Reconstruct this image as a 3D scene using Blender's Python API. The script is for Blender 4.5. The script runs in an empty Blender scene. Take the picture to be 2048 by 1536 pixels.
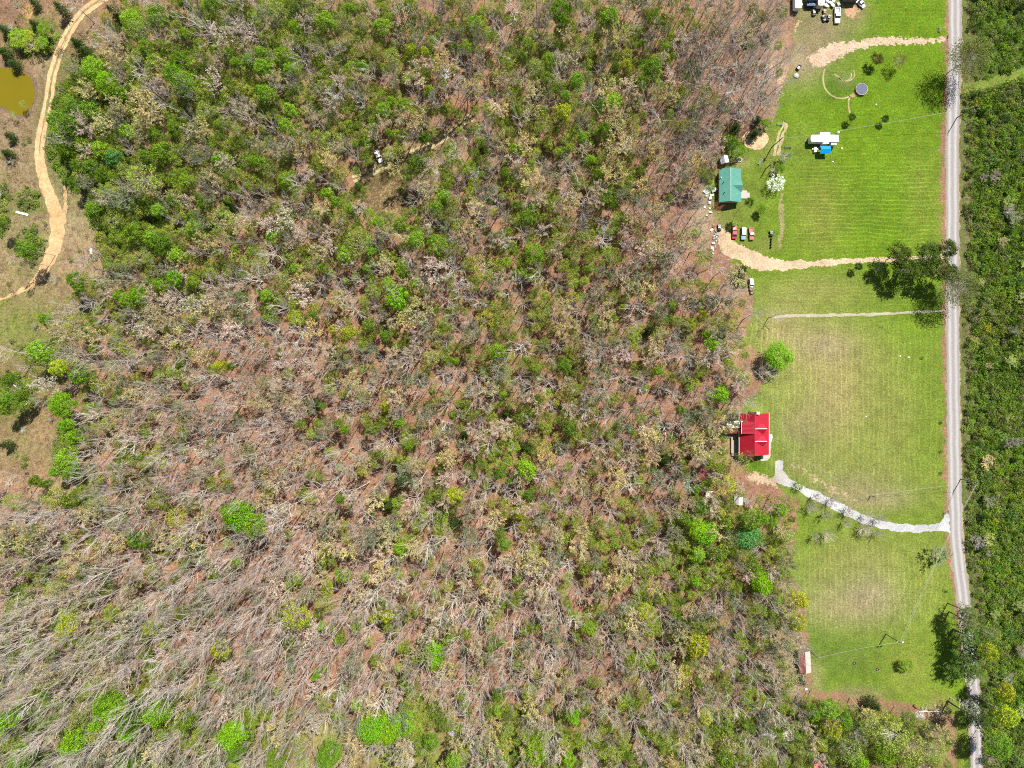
import bpy, bmesh, math, random
import numpy as np
from mathutils import Vector, Matrix, noise
from mathutils.geometry import delaunay_2d_cdt

# ------------------------------------------------------------------ camera, world, sun, exposure
S = 0.18                 # metres per photograph pixel at ground level
H = 246.0                # camera height
sc = bpy.context.scene
COL = sc.collection
cam_d = bpy.data.cameras.new('camera')
cam_d.sensor_width = 36.0
cam_d.lens = 36.0 * H / (2048 * S)
cam_d.clip_start = 1.0
cam_d.clip_end = 6000.0
cam = bpy.data.objects.new('camera', cam_d)
cam.location = (0, 0, H)
cam.rotation_euler = (0, 0, 0)
COL.objects.link(cam)
sc.camera = cam

SUN_EL = math.radians(57.5)
SUN_AZ = math.radians(29.5)      # from +Y towards +X
world = bpy.data.worlds.new('World')
sc.world = world
world.use_nodes = True
wn = world.node_tree.nodes; wl = world.node_tree.links
bg = wn.get('Background') or wn.new('ShaderNodeBackground')
sky = wn.new('ShaderNodeTexSky')
sky.sky_type = 'NISHITA'
sky.sun_disc = False
sky.sun_elevation = SUN_EL
sky.sun_rotation = SUN_AZ
wl.new(sky.outputs[0], bg.inputs[0])
bg.inputs[1].default_value = 0.06
sun_d = bpy.data.lights.new('sun', 'SUN')
sun_d.energy = 5.0
sun_d.angle = math.radians(0.5)
sun_d.color = (1.0, 0.955, 0.88)
sun = bpy.data.objects.new('sun', sun_d)
sv = Vector((math.sin(SUN_AZ) * math.cos(SUN_EL), math.cos(SUN_AZ) * math.cos(SUN_EL), math.sin(SUN_EL)))
sun.rotation_euler = sv.to_track_quat('Z', 'Y').to_euler()
sun.location = sv * 300
COL.objects.link(sun)
sc.view_settings.view_transform = 'Standard'
sc.view_settings.look = 'None'
sc.view_settings.gamma = 1.0
sc.view_settings.exposure = 0.56
sc.render.engine = 'CYCLES'
sc.cycles.use_denoising = False
sc.cycles.max_bounces = 5
sc.cycles.diffuse_bounces = 2
sc.cycles.glossy_bounces = 2
sc.cycles.transmission_bounces = 2
sc.cycles.transparent_max_bounces = 4
sc.cycles.pixel_filter_type = 'BLACKMAN_HARRIS'
sc.cycles.filter_width = 1.05

RNG = random.Random(11)
PI = math.pi

# ------------------------------------------------------------------ terrain and pixel mapping
def T(x, y):
    """height of the land: level yard and road, a wooded hill to the south-west"""
    h = 27.0 * math.exp(-((x + 140) ** 2 / (2 * 78.0 ** 2) + (y + 112) ** 2 / (2 * 62.0 ** 2)))
    f = min(1.0, max(0.0, (62 - x) / 60.0))
    h *= f * f * (3 - 2 * f)
    return h

def Tn(X, Y):
    h = 27.0 * np.exp(-((X + 140) ** 2 / (2 * 78.0 ** 2) + (Y + 112) ** 2 / (2 * 62.0 ** 2)))
    f = np.clip((62 - X) / 60.0, 0, 1)
    return h * f * f * (3 - 2 * f)

def P(px, py, za=0.0):
    """the point za metres above the land seen at photograph pixel px, py"""
    z = za
    x = y = 0.0
    for _ in range(6):
        k = S * (H - z) / H
        x = (px - 1024) * k
        y = (768 - py) * k
        z = T(x, y) + za
    return Vector((x, y, z))

def unP(x, y, z=0.0):
    k = S * (H - z) / H
    return 1024 + x / k, 768 - y / k

# ------------------------------------------------------------------ node helpers
def mat(name):
    m = bpy.data.materials.new(name)
    m.use_nodes = True
    return m, m.node_tree.nodes, m.node_tree.links, m.node_tree.nodes['Principled BSDF']

def pbr(name, col, rough=0.7, metal=0.0, var=0.12, scale=3.0, bump=0.0, spec=0.4):
    """painted or raw surface with a little procedural wear"""
    m, n, l, b = mat(name)
    tc = n.new('ShaderNodeTexCoord')
    no = n.new('ShaderNodeTexNoise'); no.inputs['Scale'].default_value = scale; no.inputs['Detail'].default_value = 5
    l.new(tc.outputs['Object'], no.inputs['Vector'])
    mx = n.new('ShaderNodeMix'); mx.data_type = 'RGBA'
    c = Vector(col[:3])
    mx.inputs[6].default_value = (*(c * (1 - var)), 1)
    mx.inputs[7].default_value = (*[min(1, v * (1 + var)) for v in c], 1)
    l.new(no.outputs[0], mx.inputs[0])
    l.new(mx.outputs[2], b.inputs['Base Color'])
    b.inputs['Roughness'].default_value = rough
    b.inputs['Metallic'].default_value = metal
    b.inputs['Specular IOR Level'].default_value = spec
    if bump:
        bp = n.new('ShaderNodeBump'); bp.inputs['Strength'].default_value = bump
        l.new(no.outputs[0], bp.inputs['Height']); l.new(bp.outputs[0], b.inputs['Normal'])
    return m

def metal_roof(name, col, axis=1, pitch=0.45):
    """ribbed sheet metal with faint streaks"""
    m, n, l, b = mat(name)
    tc = n.new('ShaderNodeTexCoord')
    sp = n.new('ShaderNodeSeparateXYZ'); l.new(tc.outputs['Object'], sp.inputs[0])
    mu = n.new('ShaderNodeMath'); mu.operation = 'MULTIPLY'; mu.inputs[1].default_value = 2 * PI / pitch
    l.new(sp.outputs[axis], mu.inputs[0])
    si = n.new('ShaderNodeMath'); si.operation = 'SINE'; l.new(mu.outputs[0], si.inputs[0])
    pw = n.new('ShaderNodeMath'); pw.operation = 'GREATER_THAN'; pw.inputs[1].default_value = 0.9
    l.new(si.outputs[0], pw.inputs[0])
    no = n.new('ShaderNodeTexNoise'); no.inputs['Scale'].default_value = 0.9; no.inputs['Detail'].default_value = 6
    l.new(tc.outputs['Object'], no.inputs['Vector'])
    mx = n.new('ShaderNodeMix'); mx.data_type = 'RGBA'
    c = Vector(col)
    mx.inputs[6].default_value = (*(c * 0.8), 1)
    mx.inputs[7].default_value = (*[min(1, v * 1.2) for v in c], 1)
    l.new(no.outputs[0], mx.inputs[0])
    l.new(mx.outputs[2], b.inputs['Base Color'])
    b.inputs['Roughness'].default_value = 0.42
    bp = n.new('ShaderNodeBump'); bp.inputs['Strength'].default_value = 0.6; bp.inputs['Distance'].default_value = 0.03
    l.new(pw.outputs[0], bp.inputs['Height']); l.new(bp.outputs[0], b.inputs['Normal'])
    return m

def leaf_mat(name, fixed=None, trans=0.35):
    """foliage: its colour is the object's own colour, varied leaf by leaf"""
    m, n, l, b = mat(name)
    n.remove(b)
    out = n['Material Output']
    oi = n.new('ShaderNodeObjectInfo')
    geo = n.new('ShaderNodeNewGeometry')
    no = n.new('ShaderNodeTexNoise'); no.inputs['Scale'].default_value = 0.75; no.inputs['Detail'].default_value = 2
    l.new(geo.outputs['Position'], no.inputs['Vector'])
    base = None
    if fixed is None:
        base = oi.outputs['Color']
    else:
        cr = n.new('ShaderNodeValToRGB')
        cr.color_ramp.interpolation = 'LINEAR'
        e = cr.color_ramp.elements
        e[0].position = 0; e[0].color = (*fixed[0], 1)
        e[1].position = 1; e[1].color = (*fixed[-1], 1)
        for i, c in enumerate(fixed[1:-1]):
            q = cr.color_ramp.elements.new((i + 1) / (len(fixed) - 1)); q.color = (*c, 1)
        l.new(oi.outputs['Random'], cr.inputs[0])
        base = cr.outputs[0]
    # per leaf value
    add = n.new('ShaderNodeMath'); add.operation = 'ADD'
    l.new(geo.outputs['Random Per Island'], add.inputs[0]); l.new(no.outputs[0], add.inputs[1])
    mr = n.new('ShaderNodeMapRange'); mr.inputs[1].default_value = 0.3; mr.inputs[2].default_value = 1.5
    mr.inputs[3].default_value = 0.62; mr.inputs[4].default_value = 1.38
    l.new(add.outputs[0], mr.inputs[0])
    n2 = n.new('ShaderNodeTexNoise'); n2.inputs['Scale'].default_value = 0.06; n2.inputs['Detail'].default_value = 3
    l.new(geo.outputs['Position'], n2.inputs['Vector'])
    m2 = n.new('ShaderNodeMapRange'); m2.inputs[1].default_value = 0.48; m2.inputs[2].default_value = 0.68; m2.inputs[4].default_value = 0.55 if fixed else 0.15
    l.new(n2.outputs[0], m2.inputs[0])
    ol = n.new('ShaderNodeMix'); ol.data_type = 'RGBA'; l.new(m2.outputs[0], ol.inputs[0]); l.new(base, ol.inputs[6])
    olc = n.new('ShaderNodeMix'); olc.data_type = 'RGBA'; olc.blend_type = 'MULTIPLY'; olc.inputs[0].default_value = 1.0
    l.new(base, olc.inputs[6]); olc.inputs[7].default_value = (1.25, 0.92, 1.6, 1) if fixed else (1.1, 0.95, 1.1, 1)
    l.new(olc.outputs[2], ol.inputs[7])
    hs = n.new('ShaderNodeHueSaturation')
    l.new(ol.outputs[2], hs.inputs['Color']); l.new(mr.outputs[0], hs.inputs['Value'])
    mh = n.new('ShaderNodeMapRange'); mh.inputs[3].default_value = 0.485; mh.inputs[4].default_value = 0.515
    l.new(geo.outputs['Random Per Island'], mh.inputs[0]); l.new(mh.outputs[0], hs.inputs['Hue'])
    df = n.new('ShaderNodeBsdfDiffuse'); tr = n.new('ShaderNodeBsdfTranslucent')
    l.new(hs.outputs[0], df.inputs[0]); l.new(hs.outputs[0], tr.inputs[0])
    ms = n.new('ShaderNodeMixShader'); ms.inputs[0].default_value = trans
    l.new(df.outputs[0], ms.inputs[1]); l.new(tr.outputs[0], ms.inputs[2])
    l.new(ms.outputs[0], out.inputs['Surface'])
    return m

def bark_mat(name, cols):
    m, n, l, b = mat(name)
    oi = n.new('ShaderNodeObjectInfo')
    cr = n.new('ShaderNodeValToRGB')
    e = cr.color_ramp.elements
    e[0].color = (*cols[0], 1); e[1].color = (*cols[-1], 1)
    for i, c in enumerate(cols[1:-1]):
        q = cr.color_ramp.elements.new((i + 1) / (len(cols) - 1)); q.color = (*c, 1)
    l.new(oi.outputs['Random'], cr.inputs[0])
    l.new(cr.outputs[0], b.inputs['Base Color'])
    b.inputs['Roughness'].default_value = 0.85
    b.inputs['Specular IOR Level'].default_value = 0.2
    return m

M = {}
M['leaf'] = leaf_mat('leaf')
M['petal'] = leaf_mat('petal', trans=0.25)
M['bark'] = bark_mat('bark', [(0.34, 0.295, 0.255), (0.56, 0.50, 0.44), (0.60, 0.505, 0.44), (0.42, 0.375, 0.335), (0.78, 0.73, 0.65)])
M['dark_bark'] = bark_mat('dark_bark', [(0.10, 0.08, 0.065), (0.17, 0.14, 0.12)])
M['leaf_mixed'] = leaf_mat('leaf_mixed', fixed=[(0.22, 0.33, 0.03), (0.33, 0.47, 0.04), (0.15, 0.25, 0.03), (0.42, 0.47, 0.07), (0.26, 0.44, 0.04)])
M['leaf_thicket'] = leaf_mat('leaf_thicket', fixed=[(0.14, 0.25, 0.025), (0.24, 0.40, 0.03), (0.09, 0.16, 0.025), (0.32, 0.44, 0.05), (0.19, 0.27, 0.06), (0.28, 0.28, 0.12), (0.13, 0.24, 0.03)])
M['leaf_dry'] = leaf_mat('leaf_dry', fixed=[(0.40, 0.29, 0.17), (0.48, 0.36, 0.21), (0.30, 0.27, 0.12), (0.36, 0.24, 0.14)])
M['leaf_brown'] = leaf_mat('leaf_brown', fixed=[(0.36, 0.22, 0.14), (0.46, 0.30, 0.21), (0.25, 0.15, 0.10), (0.40, 0.28, 0.2)])

# ------------------------------------------------------------------ object helpers
def tag(o, label=None, cat=None, group=None, kind=None):
    if label: o['label'] = label
    if cat: o['category'] = cat
    if group: o['group'] = group
    if kind: o['kind'] = kind
    return o

def empty(name, loc=(0, 0, 0), rz=0.0):
    o = bpy.data.objects.new(name, None)
    o.empty_display_size = 0.3
    o.location = loc; o.rotation_euler = (0, 0, rz)
    COL.objects.link(o)
    return o

def mesh_obj(name, verts, faces, mats, parent=None, midx=None, link=True):
    me = bpy.data.meshes.new(name)
    me.from_pydata([tuple(v) for v in verts], [], faces)
    for m in (mats if isinstance(mats, (list, tuple)) else [mats]):
        me.materials.append(m)
    if midx is not None:
        me.polygons.foreach_set('material_index', midx)
    me.update()
    o = bpy.data.objects.new(name, me)
    if link: COL.objects.link(o)
    if parent is not None: o.parent = parent
    return o

class MB:
    """collects boxes, prisms, tubes and panels; build() links them as one mesh"""
    def __init__(s): s.v = []; s.f = []
    def add(s, vs, fs):
        b = len(s.v); s.v += [Vector(v) for v in vs]; s.f += [tuple(b + i for i in f) for f in fs]; return s
    def box(s, c, d, rz=0.0, top=1.0, top2=None):
        x, y, z = [k / 2 for k in d]
        t2 = top if top2 is None else top2
        vs = [(-x, -y, -z), (x, -y, -z), (x, y, -z), (-x, y, -z), (-x * top, -y * t2, z), (x * top, -y * t2, z), (x * top, y * t2, z), (-x * top, y * t2, z)]
        R = Matrix.Rotation(rz, 3, 'Z')
        return s.add([R @ Vector(v) + Vector(c) for v in vs], [(3, 2, 1, 0), (4, 5, 6, 7), (0, 1, 5, 4), (1, 2, 6, 5), (2, 3, 7, 6), (3, 0, 4, 7)])
    def tube(s, pts, r, n=8, r2=None, cap=True):
        pts = [Vector(p) for p in pts]; rings = []
        for i, p in enumerate(pts):
            d = (pts[min(i + 1, len(pts) - 1)] - pts[max(i - 1, 0)]).normalized()
            a = d.orthogonal().normalized(); b = d.cross(a)
            rr = r + ((r2 - r) * i / max(1, len(pts) - 1) if r2 is not None else 0)
            rings.append([p + rr * (math.cos(2 * PI * k / n) * a + math.sin(2 * PI * k / n) * b) for k in range(n)])
        vs = [v for g in rings for v in g]; fs = []
        for i in range(len(pts) - 1):
            for k in range(n):
                fs.append((i * n + k, i * n + (k + 1) % n, (i + 1) * n + (k + 1) % n, (i + 1) * n + k))
        if cap:
            fs.append(tuple(range(n))[::-1]); fs.append(tuple((len(pts) - 1) * n + k for k in range(n)))
        return s.add(vs, fs)
    def disc(s, c, r, z0, z1, n=24, ry=None):
        ry = ry or r
        vs = [(c[0] + r * math.cos(2 * PI * k / n), c[1] + ry * math.sin(2 * PI * k / n), z) for z in (z0, z1) for k in range(n)]
        fs = [(k, (k + 1) % n, n + (k + 1) % n, n + k) for k in range(n)] + [tuple(range(n))[::-1], tuple(n + k for k in range(n))]
        return s.add(vs, fs)
    def slab(s, poly, z0, z1):
        """flat polygon (xy list) extruded between two heights; z may be a list for the top"""
        n = len(poly); zt = z1 if isinstance(z1, (list, tuple)) else [z1] * n; zb = z0 if isinstance(z0, (list, tuple)) else [z0] * n
        vs = [(p[0], p[1], zb[i]) for i, p in enumerate(poly)] + [(p[0], p[1], zt[i]) for i, p in enumerate(poly)]
        fs = [tuple(range(n))[::-1], tuple(range(n, 2 * n))] + [(k, (k + 1) % n, n + (k + 1) % n, n + k) for k in range(n)]
        return s.add(vs, fs)
    def build(s, name, m, parent=None, bevel=0.0):
        if bevel:
            bm = bmesh.new()
            vv = [bm.verts.new(v) for v in s.v]
            for f in s.f:
                try: bm.faces.new([vv[i] for i in f])
                except ValueError: pass
            bmesh.ops.recalc_face_normals(bm, faces=bm.faces)
            bmesh.ops.bevel(bm, geom=[e for e in bm.edges if len(e.link_faces) == 2 and e.calc_face_angle(0) > 0.5], offset=bevel, segments=2, affect='EDGES', profile=0.6)
            me = bpy.data.meshes.new(name); bm.to_mesh(me); bm.free()
            me.materials.append(m)
            o = bpy.data.objects.new(name, me); COL.objects.link(o)
            if parent is not None: o.parent = parent
            return o
        o = mesh_obj(name, s.v, s.f, m, parent)
        bm = bmesh.new(); bm.from_mesh(o.data); bmesh.ops.recalc_face_normals(bm, faces=bm.faces); bm.to_mesh(o.data); bm.free()
        return o

def slabpx(mb, pts, z0, z1, off=(0, 0)):
    """slab whose outline is given in photograph pixels of the plane at height z1"""
    poly = [(P(x, y, z1).x - off[0], P(x, y, z1).y - off[1]) for x, y in pts]
    return mb.slab(poly, z0, z1)

def inside(px, py, poly):
    c = False; n = len(poly); j = n - 1
    for i in range(n):
        xi, yi = poly[i]; xj, yj = poly[j]
        if (yi > py) != (yj > py) and px < (xj - xi) * (py - yi) / (yj - yi) + xi: c = not c
        j = i
    return c

# ------------------------------------------------------------------ ground materials
def earth_mat(name, fine=2.2, contrast=0.55, stripes=False, ruts=False, bump=0.5, rough=0.95, speck=None, attr=True, base=(0.2, 0.2, 0.2), speck_amt=0.62):
    """soil, litter, grass or gravel: colour from the surface's own colour attribute, broken up by noise"""
    m, n, l, b = mat(name)
    geo = n.new('ShaderNodeNewGeometry')
    if attr:
        at = n.new('ShaderNodeAttribute'); at.attribute_name = 'tone'; basec = at.outputs['Color']
    else:
        rgb = n.new('ShaderNodeRGB'); rgb.outputs[0].default_value = (*base, 1); basec = rgb.outputs[0]
    def nz(scale, detail=4, rough_=0.6, dist=0.0):
        k = n.new('ShaderNodeTexNoise'); k.inputs['Scale'].default_value = scale; k.inputs['Detail'].default_value = detail
        k.inputs['Roughness'].default_value = rough_; k.inputs['Distortion'].default_value = dist
        l.new(geo.outputs['Position'], k.inputs['Vector']); return k
    def mrange(src, a, b_, c, d):
        k = n.new('ShaderNodeMapRange'); k.inputs[1].default_value = a; k.inputs[2].default_value = b_
        k.inputs[3].default_value = c; k.inputs[4].default_value = d; l.new(src, k.inputs[0]); return k.outputs[0]
    def mul(a, b_):
        k = n.new('ShaderNodeMath'); k.operation = 'MULTIPLY'; l.new(a, k.inputs[0]); l.new(b_, k.inputs[1]); return k.outputs[0]
    n1 = nz(fine, 3, 0.7, 0.6); n2 = nz(0.22, 5, 0.62, 0.3); n3 = nz(0.035, 3, 0.5)
    v = mrange(n1.outputs[0], 0.3, 0.7, 1 - contrast, 1 + contrast)
    v = mul(v, mrange(n2.outputs[0], 0.3, 0.7, 0.8, 1.2))
    v = mul(v, mrange(n3.outputs[0], 0.3, 0.7, 0.92, 1.08))
    if stripes:
        sp = n.new('ShaderNodeSeparateXYZ'); l.new(geo.outputs['Position'], sp.inputs[0])
        for ax, an, per in ((1, 'stripe_h', 1.5), (0, 'stripe_v', 1.9)):
            a2 = n.new('ShaderNodeAttribute'); a2.attribute_name = an
            wob = nz(0.06, 2)
            k0 = n.new('ShaderNodeMath'); k0.operation = 'MULTIPLY_ADD'; k0.inputs[1].default_value = 3.2
            l.new(wob.outputs[0], k0.inputs[0]); l.new(sp.outputs[ax], k0.inputs[2])
            k1 = n.new('ShaderNodeMath'); k1.operation = 'MULTIPLY'; k1.inputs[1].default_value = 2 * PI / per; l.new(k0.outputs[0], k1.inputs[0])
            k2 = n.new('ShaderNodeMath'); k2.operation = 'SINE'; l.new(k1.outputs[0], k2.inputs[0])
            st = mrange(k2.outputs[0], 0.35, 0.95, 0.0, 1.0)
            brk = nz(0.3, 3)
            st = mul(st, mrange(brk.outputs[0], 0.35, 0.65, 0.2, 1.0))
            st = mul(st, a2.outputs['Fac'])
            k3 = n.new('ShaderNodeMath'); k3.operation = 'MULTIPLY_ADD'; k3.inputs[1].default_value = 0.55; k3.inputs[2].default_value = 1.0
            l.new(st, k3.inputs[0]); v = mul(v, k3.outputs[0])
    hs = n.new('ShaderNodeHueSaturation'); l.new(basec, hs.inputs['Color']); l.new(v, hs.inputs['Value'])
    nh = nz(0.5, 4); l.new(mrange(nh.outputs[0], 0.3, 0.7, 0.485, 0.515), hs.inputs['Hue'])
    col = hs.outputs[0]
    if speck:
        ns = nz(1.3, 4, 0.75, 0.8)
        mx = n.new('ShaderNodeMix'); mx.data_type = 'RGBA'
        l.new(mrange(ns.outputs[0], speck_amt, speck_amt + 0.06, 0, 0.8), mx.inputs[0])
        l.new(col, mx.inputs[6]); mx.inputs[7].default_value = (*speck, 1)
        col = mx.outputs[2]
    l.new(col, b.inputs['Base Color'])
    if attr:      # bare soil and grass give way to each other in ragged patches along an outline
        ae = n.new('ShaderNodeAttribute'); ae.attribute_name = 'edge'
        na = nz(0.9, 4, 0.65, 0.4)
        aa = n.new('ShaderNodeMath'); aa.operation = 'MULTIPLY_ADD'; aa.inputs[1].default_value = 6.0
        l.new(na.outputs[0], aa.inputs[0]); l.new(ae.outputs['Fac'], aa.inputs[2])
        gt = n.new('ShaderNodeMath'); gt.operation = 'GREATER_THAN'; gt.inputs[1].default_value = 4.1; l.new(aa.outputs[0], gt.inputs[0])
        if name != 'forest_floor': l.new(gt.outputs[0], b.inputs['Alpha'])
    b.inputs['Roughness'].default_value = rough
    b.inputs['Specular IOR Level'].default_value = 0.1
    bp = n.new('ShaderNodeBump'); bp.inputs['Strength'].default_value = bump; bp.inputs['Distance'].default_value = 0.25
    l.new(n1.outputs[0], bp.inputs['Height']); l.new(bp.outputs[0], b.inputs['Normal'])
    return m

# colours belonging to the soil and grass, given as (pixel x, pixel y, radius x, radius y, colour, strength)
LITTER = (0.25, 0.138, 0.088)
TAN = (0.29, 0.215, 0.12)
PALE = (0.27, 0.20, 0.13)
GRS = (0.10, 0.14, 0.025)
LUSH = (0.055, 0.105, 0.012)
FLOOR = [
    (60, 480, 130, 170, (0.25, 0.20, 0.10), 1.0), (20, 300, 110, 140, (0.23, 0.17, 0.10), 1.0), (150, 440, 60, 110, (0.28, 0.21, 0.125), 1.0),
    (60, 640, 110, 60, (0.16, 0.155, 0.055), 1.0), (60, 690, 70, 40, (0.14, 0.14, 0.05), 0.9), (60, 500, 34, 44, (0.07, 0.10, 0.025), 0.9),
    (60, 410, 40, 26, (0.10, 0.12, 0.035), 0.8), (5, 420, 26, 60, (0.12, 0.14, 0.04), 0.8), (20, 650, 50, 60, (0.17, 0.17, 0.055), 0.8),
    (70, 70, 70, 50, (0.09, 0.13, 0.02), 0.9), (30, 25, 60, 40, (0.20, 0.12, 0.08), 0.9), (58, 25, 12, 18, (0.45, 0.27, 0.12), 0.9),
    (85, 120, 25, 60, (0.27, 0.20, 0.12), 0.9), (150, 30, 60, 30, (0.25, 0.18, 0.10), 0.8),
    (130, 260, 50, 90, (0.07, 0.13, 0.015), 1.0), (175, 180, 70, 90, (0.06, 0.10, 0.015), 0.8), (190, 330, 80, 80, (0.09, 0.14, 0.02), 0.9),
    (270, 430, 90, 70, (0.08, 0.12, 0.02), 0.8), (30, 800, 60, 60, (0.10, 0.12, 0.03), 1.0), (100, 750, 60, 50, (0.10, 0.12, 0.03), 0.7),
    (40, 900, 90, 60, (0.19, 0.155, 0.07), 1.0), (100, 980, 60, 25, (0.30, 0.20, 0.12), 0.9), (95, 860, 18, 60, (0.26, 0.18, 0.10), 0.6),
    (135, 920, 35, 60, (0.08, 0.13, 0.015), 0.8),
    (840, 320, 110, 40, (0.26, 0.20, 0.10), 0.9), (770, 400, 50, 50, (0.30, 0.23, 0.115), 1.0), (1080, 110, 60, 50, (0.26, 0.2, 0.11), 0.8),
    (1180, 100, 150, 90, (0.22, 0.16, 0.09), 0.5), (600, 60, 180, 100, (0.17, 0.155, 0.07), 0.55), (560, 180, 160, 120, (0.20, 0.17, 0.09), 0.5),
    (360, 150, 150, 130, (0.15, 0.15, 0.06), 0.6), (420, 330, 120, 90, (0.17, 0.15, 0.07), 0.5),
    (1400, 900, 90, 60, (0.23, 0.18, 0.10), 0.5), (1470, 840, 30, 50, (0.24, 0.18, 0.10), 0.8), (1475, 690, 30, 50, (0.30, 0.23, 0.13), 0.8),
    (1440, 640, 25, 60, (0.26, 0.18, 0.12), 0.7), (1420, 380, 22, 60, (0.24, 0.22, 0.10), 0.9), (1405, 440, 22, 60, (0.30, 0.24, 0.16), 0.8),
    (100, 1420, 160, 120, (0.20, 0.15, 0.08), 0.7), (260, 1440, 140, 60, (0.10, 0.13, 0.03), 0.7), (480, 1500, 120, 50, (0.19, 0.17, 0.08), 0.7),
    (660, 1475, 55, 45, (0.20, 0.20, 0.06), 1.0), (790, 1520, 90, 28, (0.19, 0.20, 0.05), 1.0), (890, 1500, 40, 40, (0.19, 0.19, 0.06), 0.8),
    (1080, 1500, 90, 40, (0.12, 0.14, 0.035), 0.7), (1420, 1500, 150, 50, (0.13, 0.14, 0.05), 0.7), (1700, 1480, 200, 70, (0.10, 0.12, 0.03), 0.9),
    (1580, 1320, 40, 120, (0.23, 0.17, 0.11), 0.8), (1560, 1200, 40, 80, (0.15, 0.15, 0.05), 0.8), (1540, 1080, 60, 50, (0.14, 0.13, 0.05), 0.7),
    (1520, 20, 60, 200, (0.20, 0.15, 0.11), 0.6), (1560, 150, 26, 60, (0.34, 0.24, 0.16), 0.9), (1500, 560, 40, 50, (0.26, 0.20, 0.11), 0.8),
    (1555, 250, 30, 50, (0.25, 0.19, 0.12), 0.7),
]
RIGHT = (0.062, 0.105, 0.016)

def blend(px, py, base, blobs):
    """gaussian blend of coloured patches, vectorised"""
    out = np.tile(np.array(base, float), (len(px), 1))
    for bx, by, rx, ry, c, s in blobs:
        w = s * np.exp(-(((px - bx) / rx) ** 2 + ((py - by) / ry) ** 2) * 1.1)
        w = np.clip(w, 0, 1)[:, None]
        out = out * (1 - w) + np.array(c) * w
    return out

def set_tone(me, cols, extra=None):
    a = me.attributes.new('tone', 'FLOAT_COLOR', 'POINT')
    a.data.foreach_set('color', np.hstack([cols, np.ones((len(cols), 1))]).astype(np.float32).ravel())
    for k, v in (extra or {}).items():
        q = me.attributes.new(k, 'FLOAT', 'POINT'); q.data.foreach_set('value', v.astype(np.float32))

# ------------------------------------------------------------------ ground sheet (reaches the horizon)
def axis(lo, hi, step, far):
    a = list(np.arange(lo, hi + 0.01, step)); d = step; p = hi
    while p < far: d *= 1.35; p += d; a.append(p)
    d = step; p = lo
    while p > -far: d *= 1.35; p -= d; a.insert(0, p)
    return np.array(a)
xs = axis(-215, 215, 1.25, 2600); ys = axis(-165, 165, 1.25, 2600)
GX, GY = np.meshgrid(xs, ys)
gx = GX.ravel(); gy = GY.ravel()
gz = Tn(gx, gy)
rs = np.random.RandomState(3)
kk = S * (H - gz) / H
gpx = 1024 + gx / kk; gpy = 768 - gy / kk
gz = gz + np.where((gpx < 1420), rs.normal(0, 0.015, len(gz)), 0) * (np.abs(gx) < 210)
gz = gz - np.where((np.abs(gx) > 214) | (np.abs(gy) > 164), 0.05, 0)
ncx, ncy = len(xs), len(ys)
ii = (np.arange(ncy - 1)[:, None] * ncx + np.arange(ncx - 1)[None, :]).ravel()
gf = np.stack([ii, ii + 1, ii + 1 + ncx, ii + ncx], 1)
POND = [(-40, 136), (10, 134), (38, 141), (56, 150), (66, 165), (69, 185), (68, 205), (60, 219), (48, 230), (32, 231), (20, 222), (4, 214), (-40, 212)]
left = np.clip((1925 - gpx) / 14, 0, 1)
cols = blend(np.clip(gpx, -300, 2300), np.clip(gpy, -300, 1900), LITTER, FLOOR)
cr = np.array(RIGHT)
rightc = blend(gpx, gpy, RIGHT, [(1935, 500, 9, 700, (0.17, 0.17, 0.07), 0.9), (1950, 90, 26, 90, (0.12, 0.15, 0.04), 0.8), (1960, 620, 22, 60, (0.13, 0.16, 0.04), 0.8),
                                (1965, 1000, 30, 300, (0.08, 0.12, 0.03), 0.7), (1960, 1200, 16, 200, (0.15, 0.16, 0.06), 0.7)])
cols = cols * left[:, None] + rightc * (1 - left[:, None])
far = np.clip((np.maximum(np.abs(gx) / 215, np.abs(gy) / 165) - 1) * 3, 0, 1)[:, None]
cols = cols * (1 - far) + np.array([0.09, 0.10, 0.035]) * far
M['floor'] = earth_mat('forest_floor', fine=1.6, contrast=0.45, bump=0.6, speck=(0.15, 0.09, 0.06), speck_amt=0.66)
ground = mesh_obj('ground', np.stack([gx, gy, gz], 1), [tuple(int(k) for k in r) for r in gf], M['floor'])
set_tone(ground.data, cols)
tag(ground, kind='structure')

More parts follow.
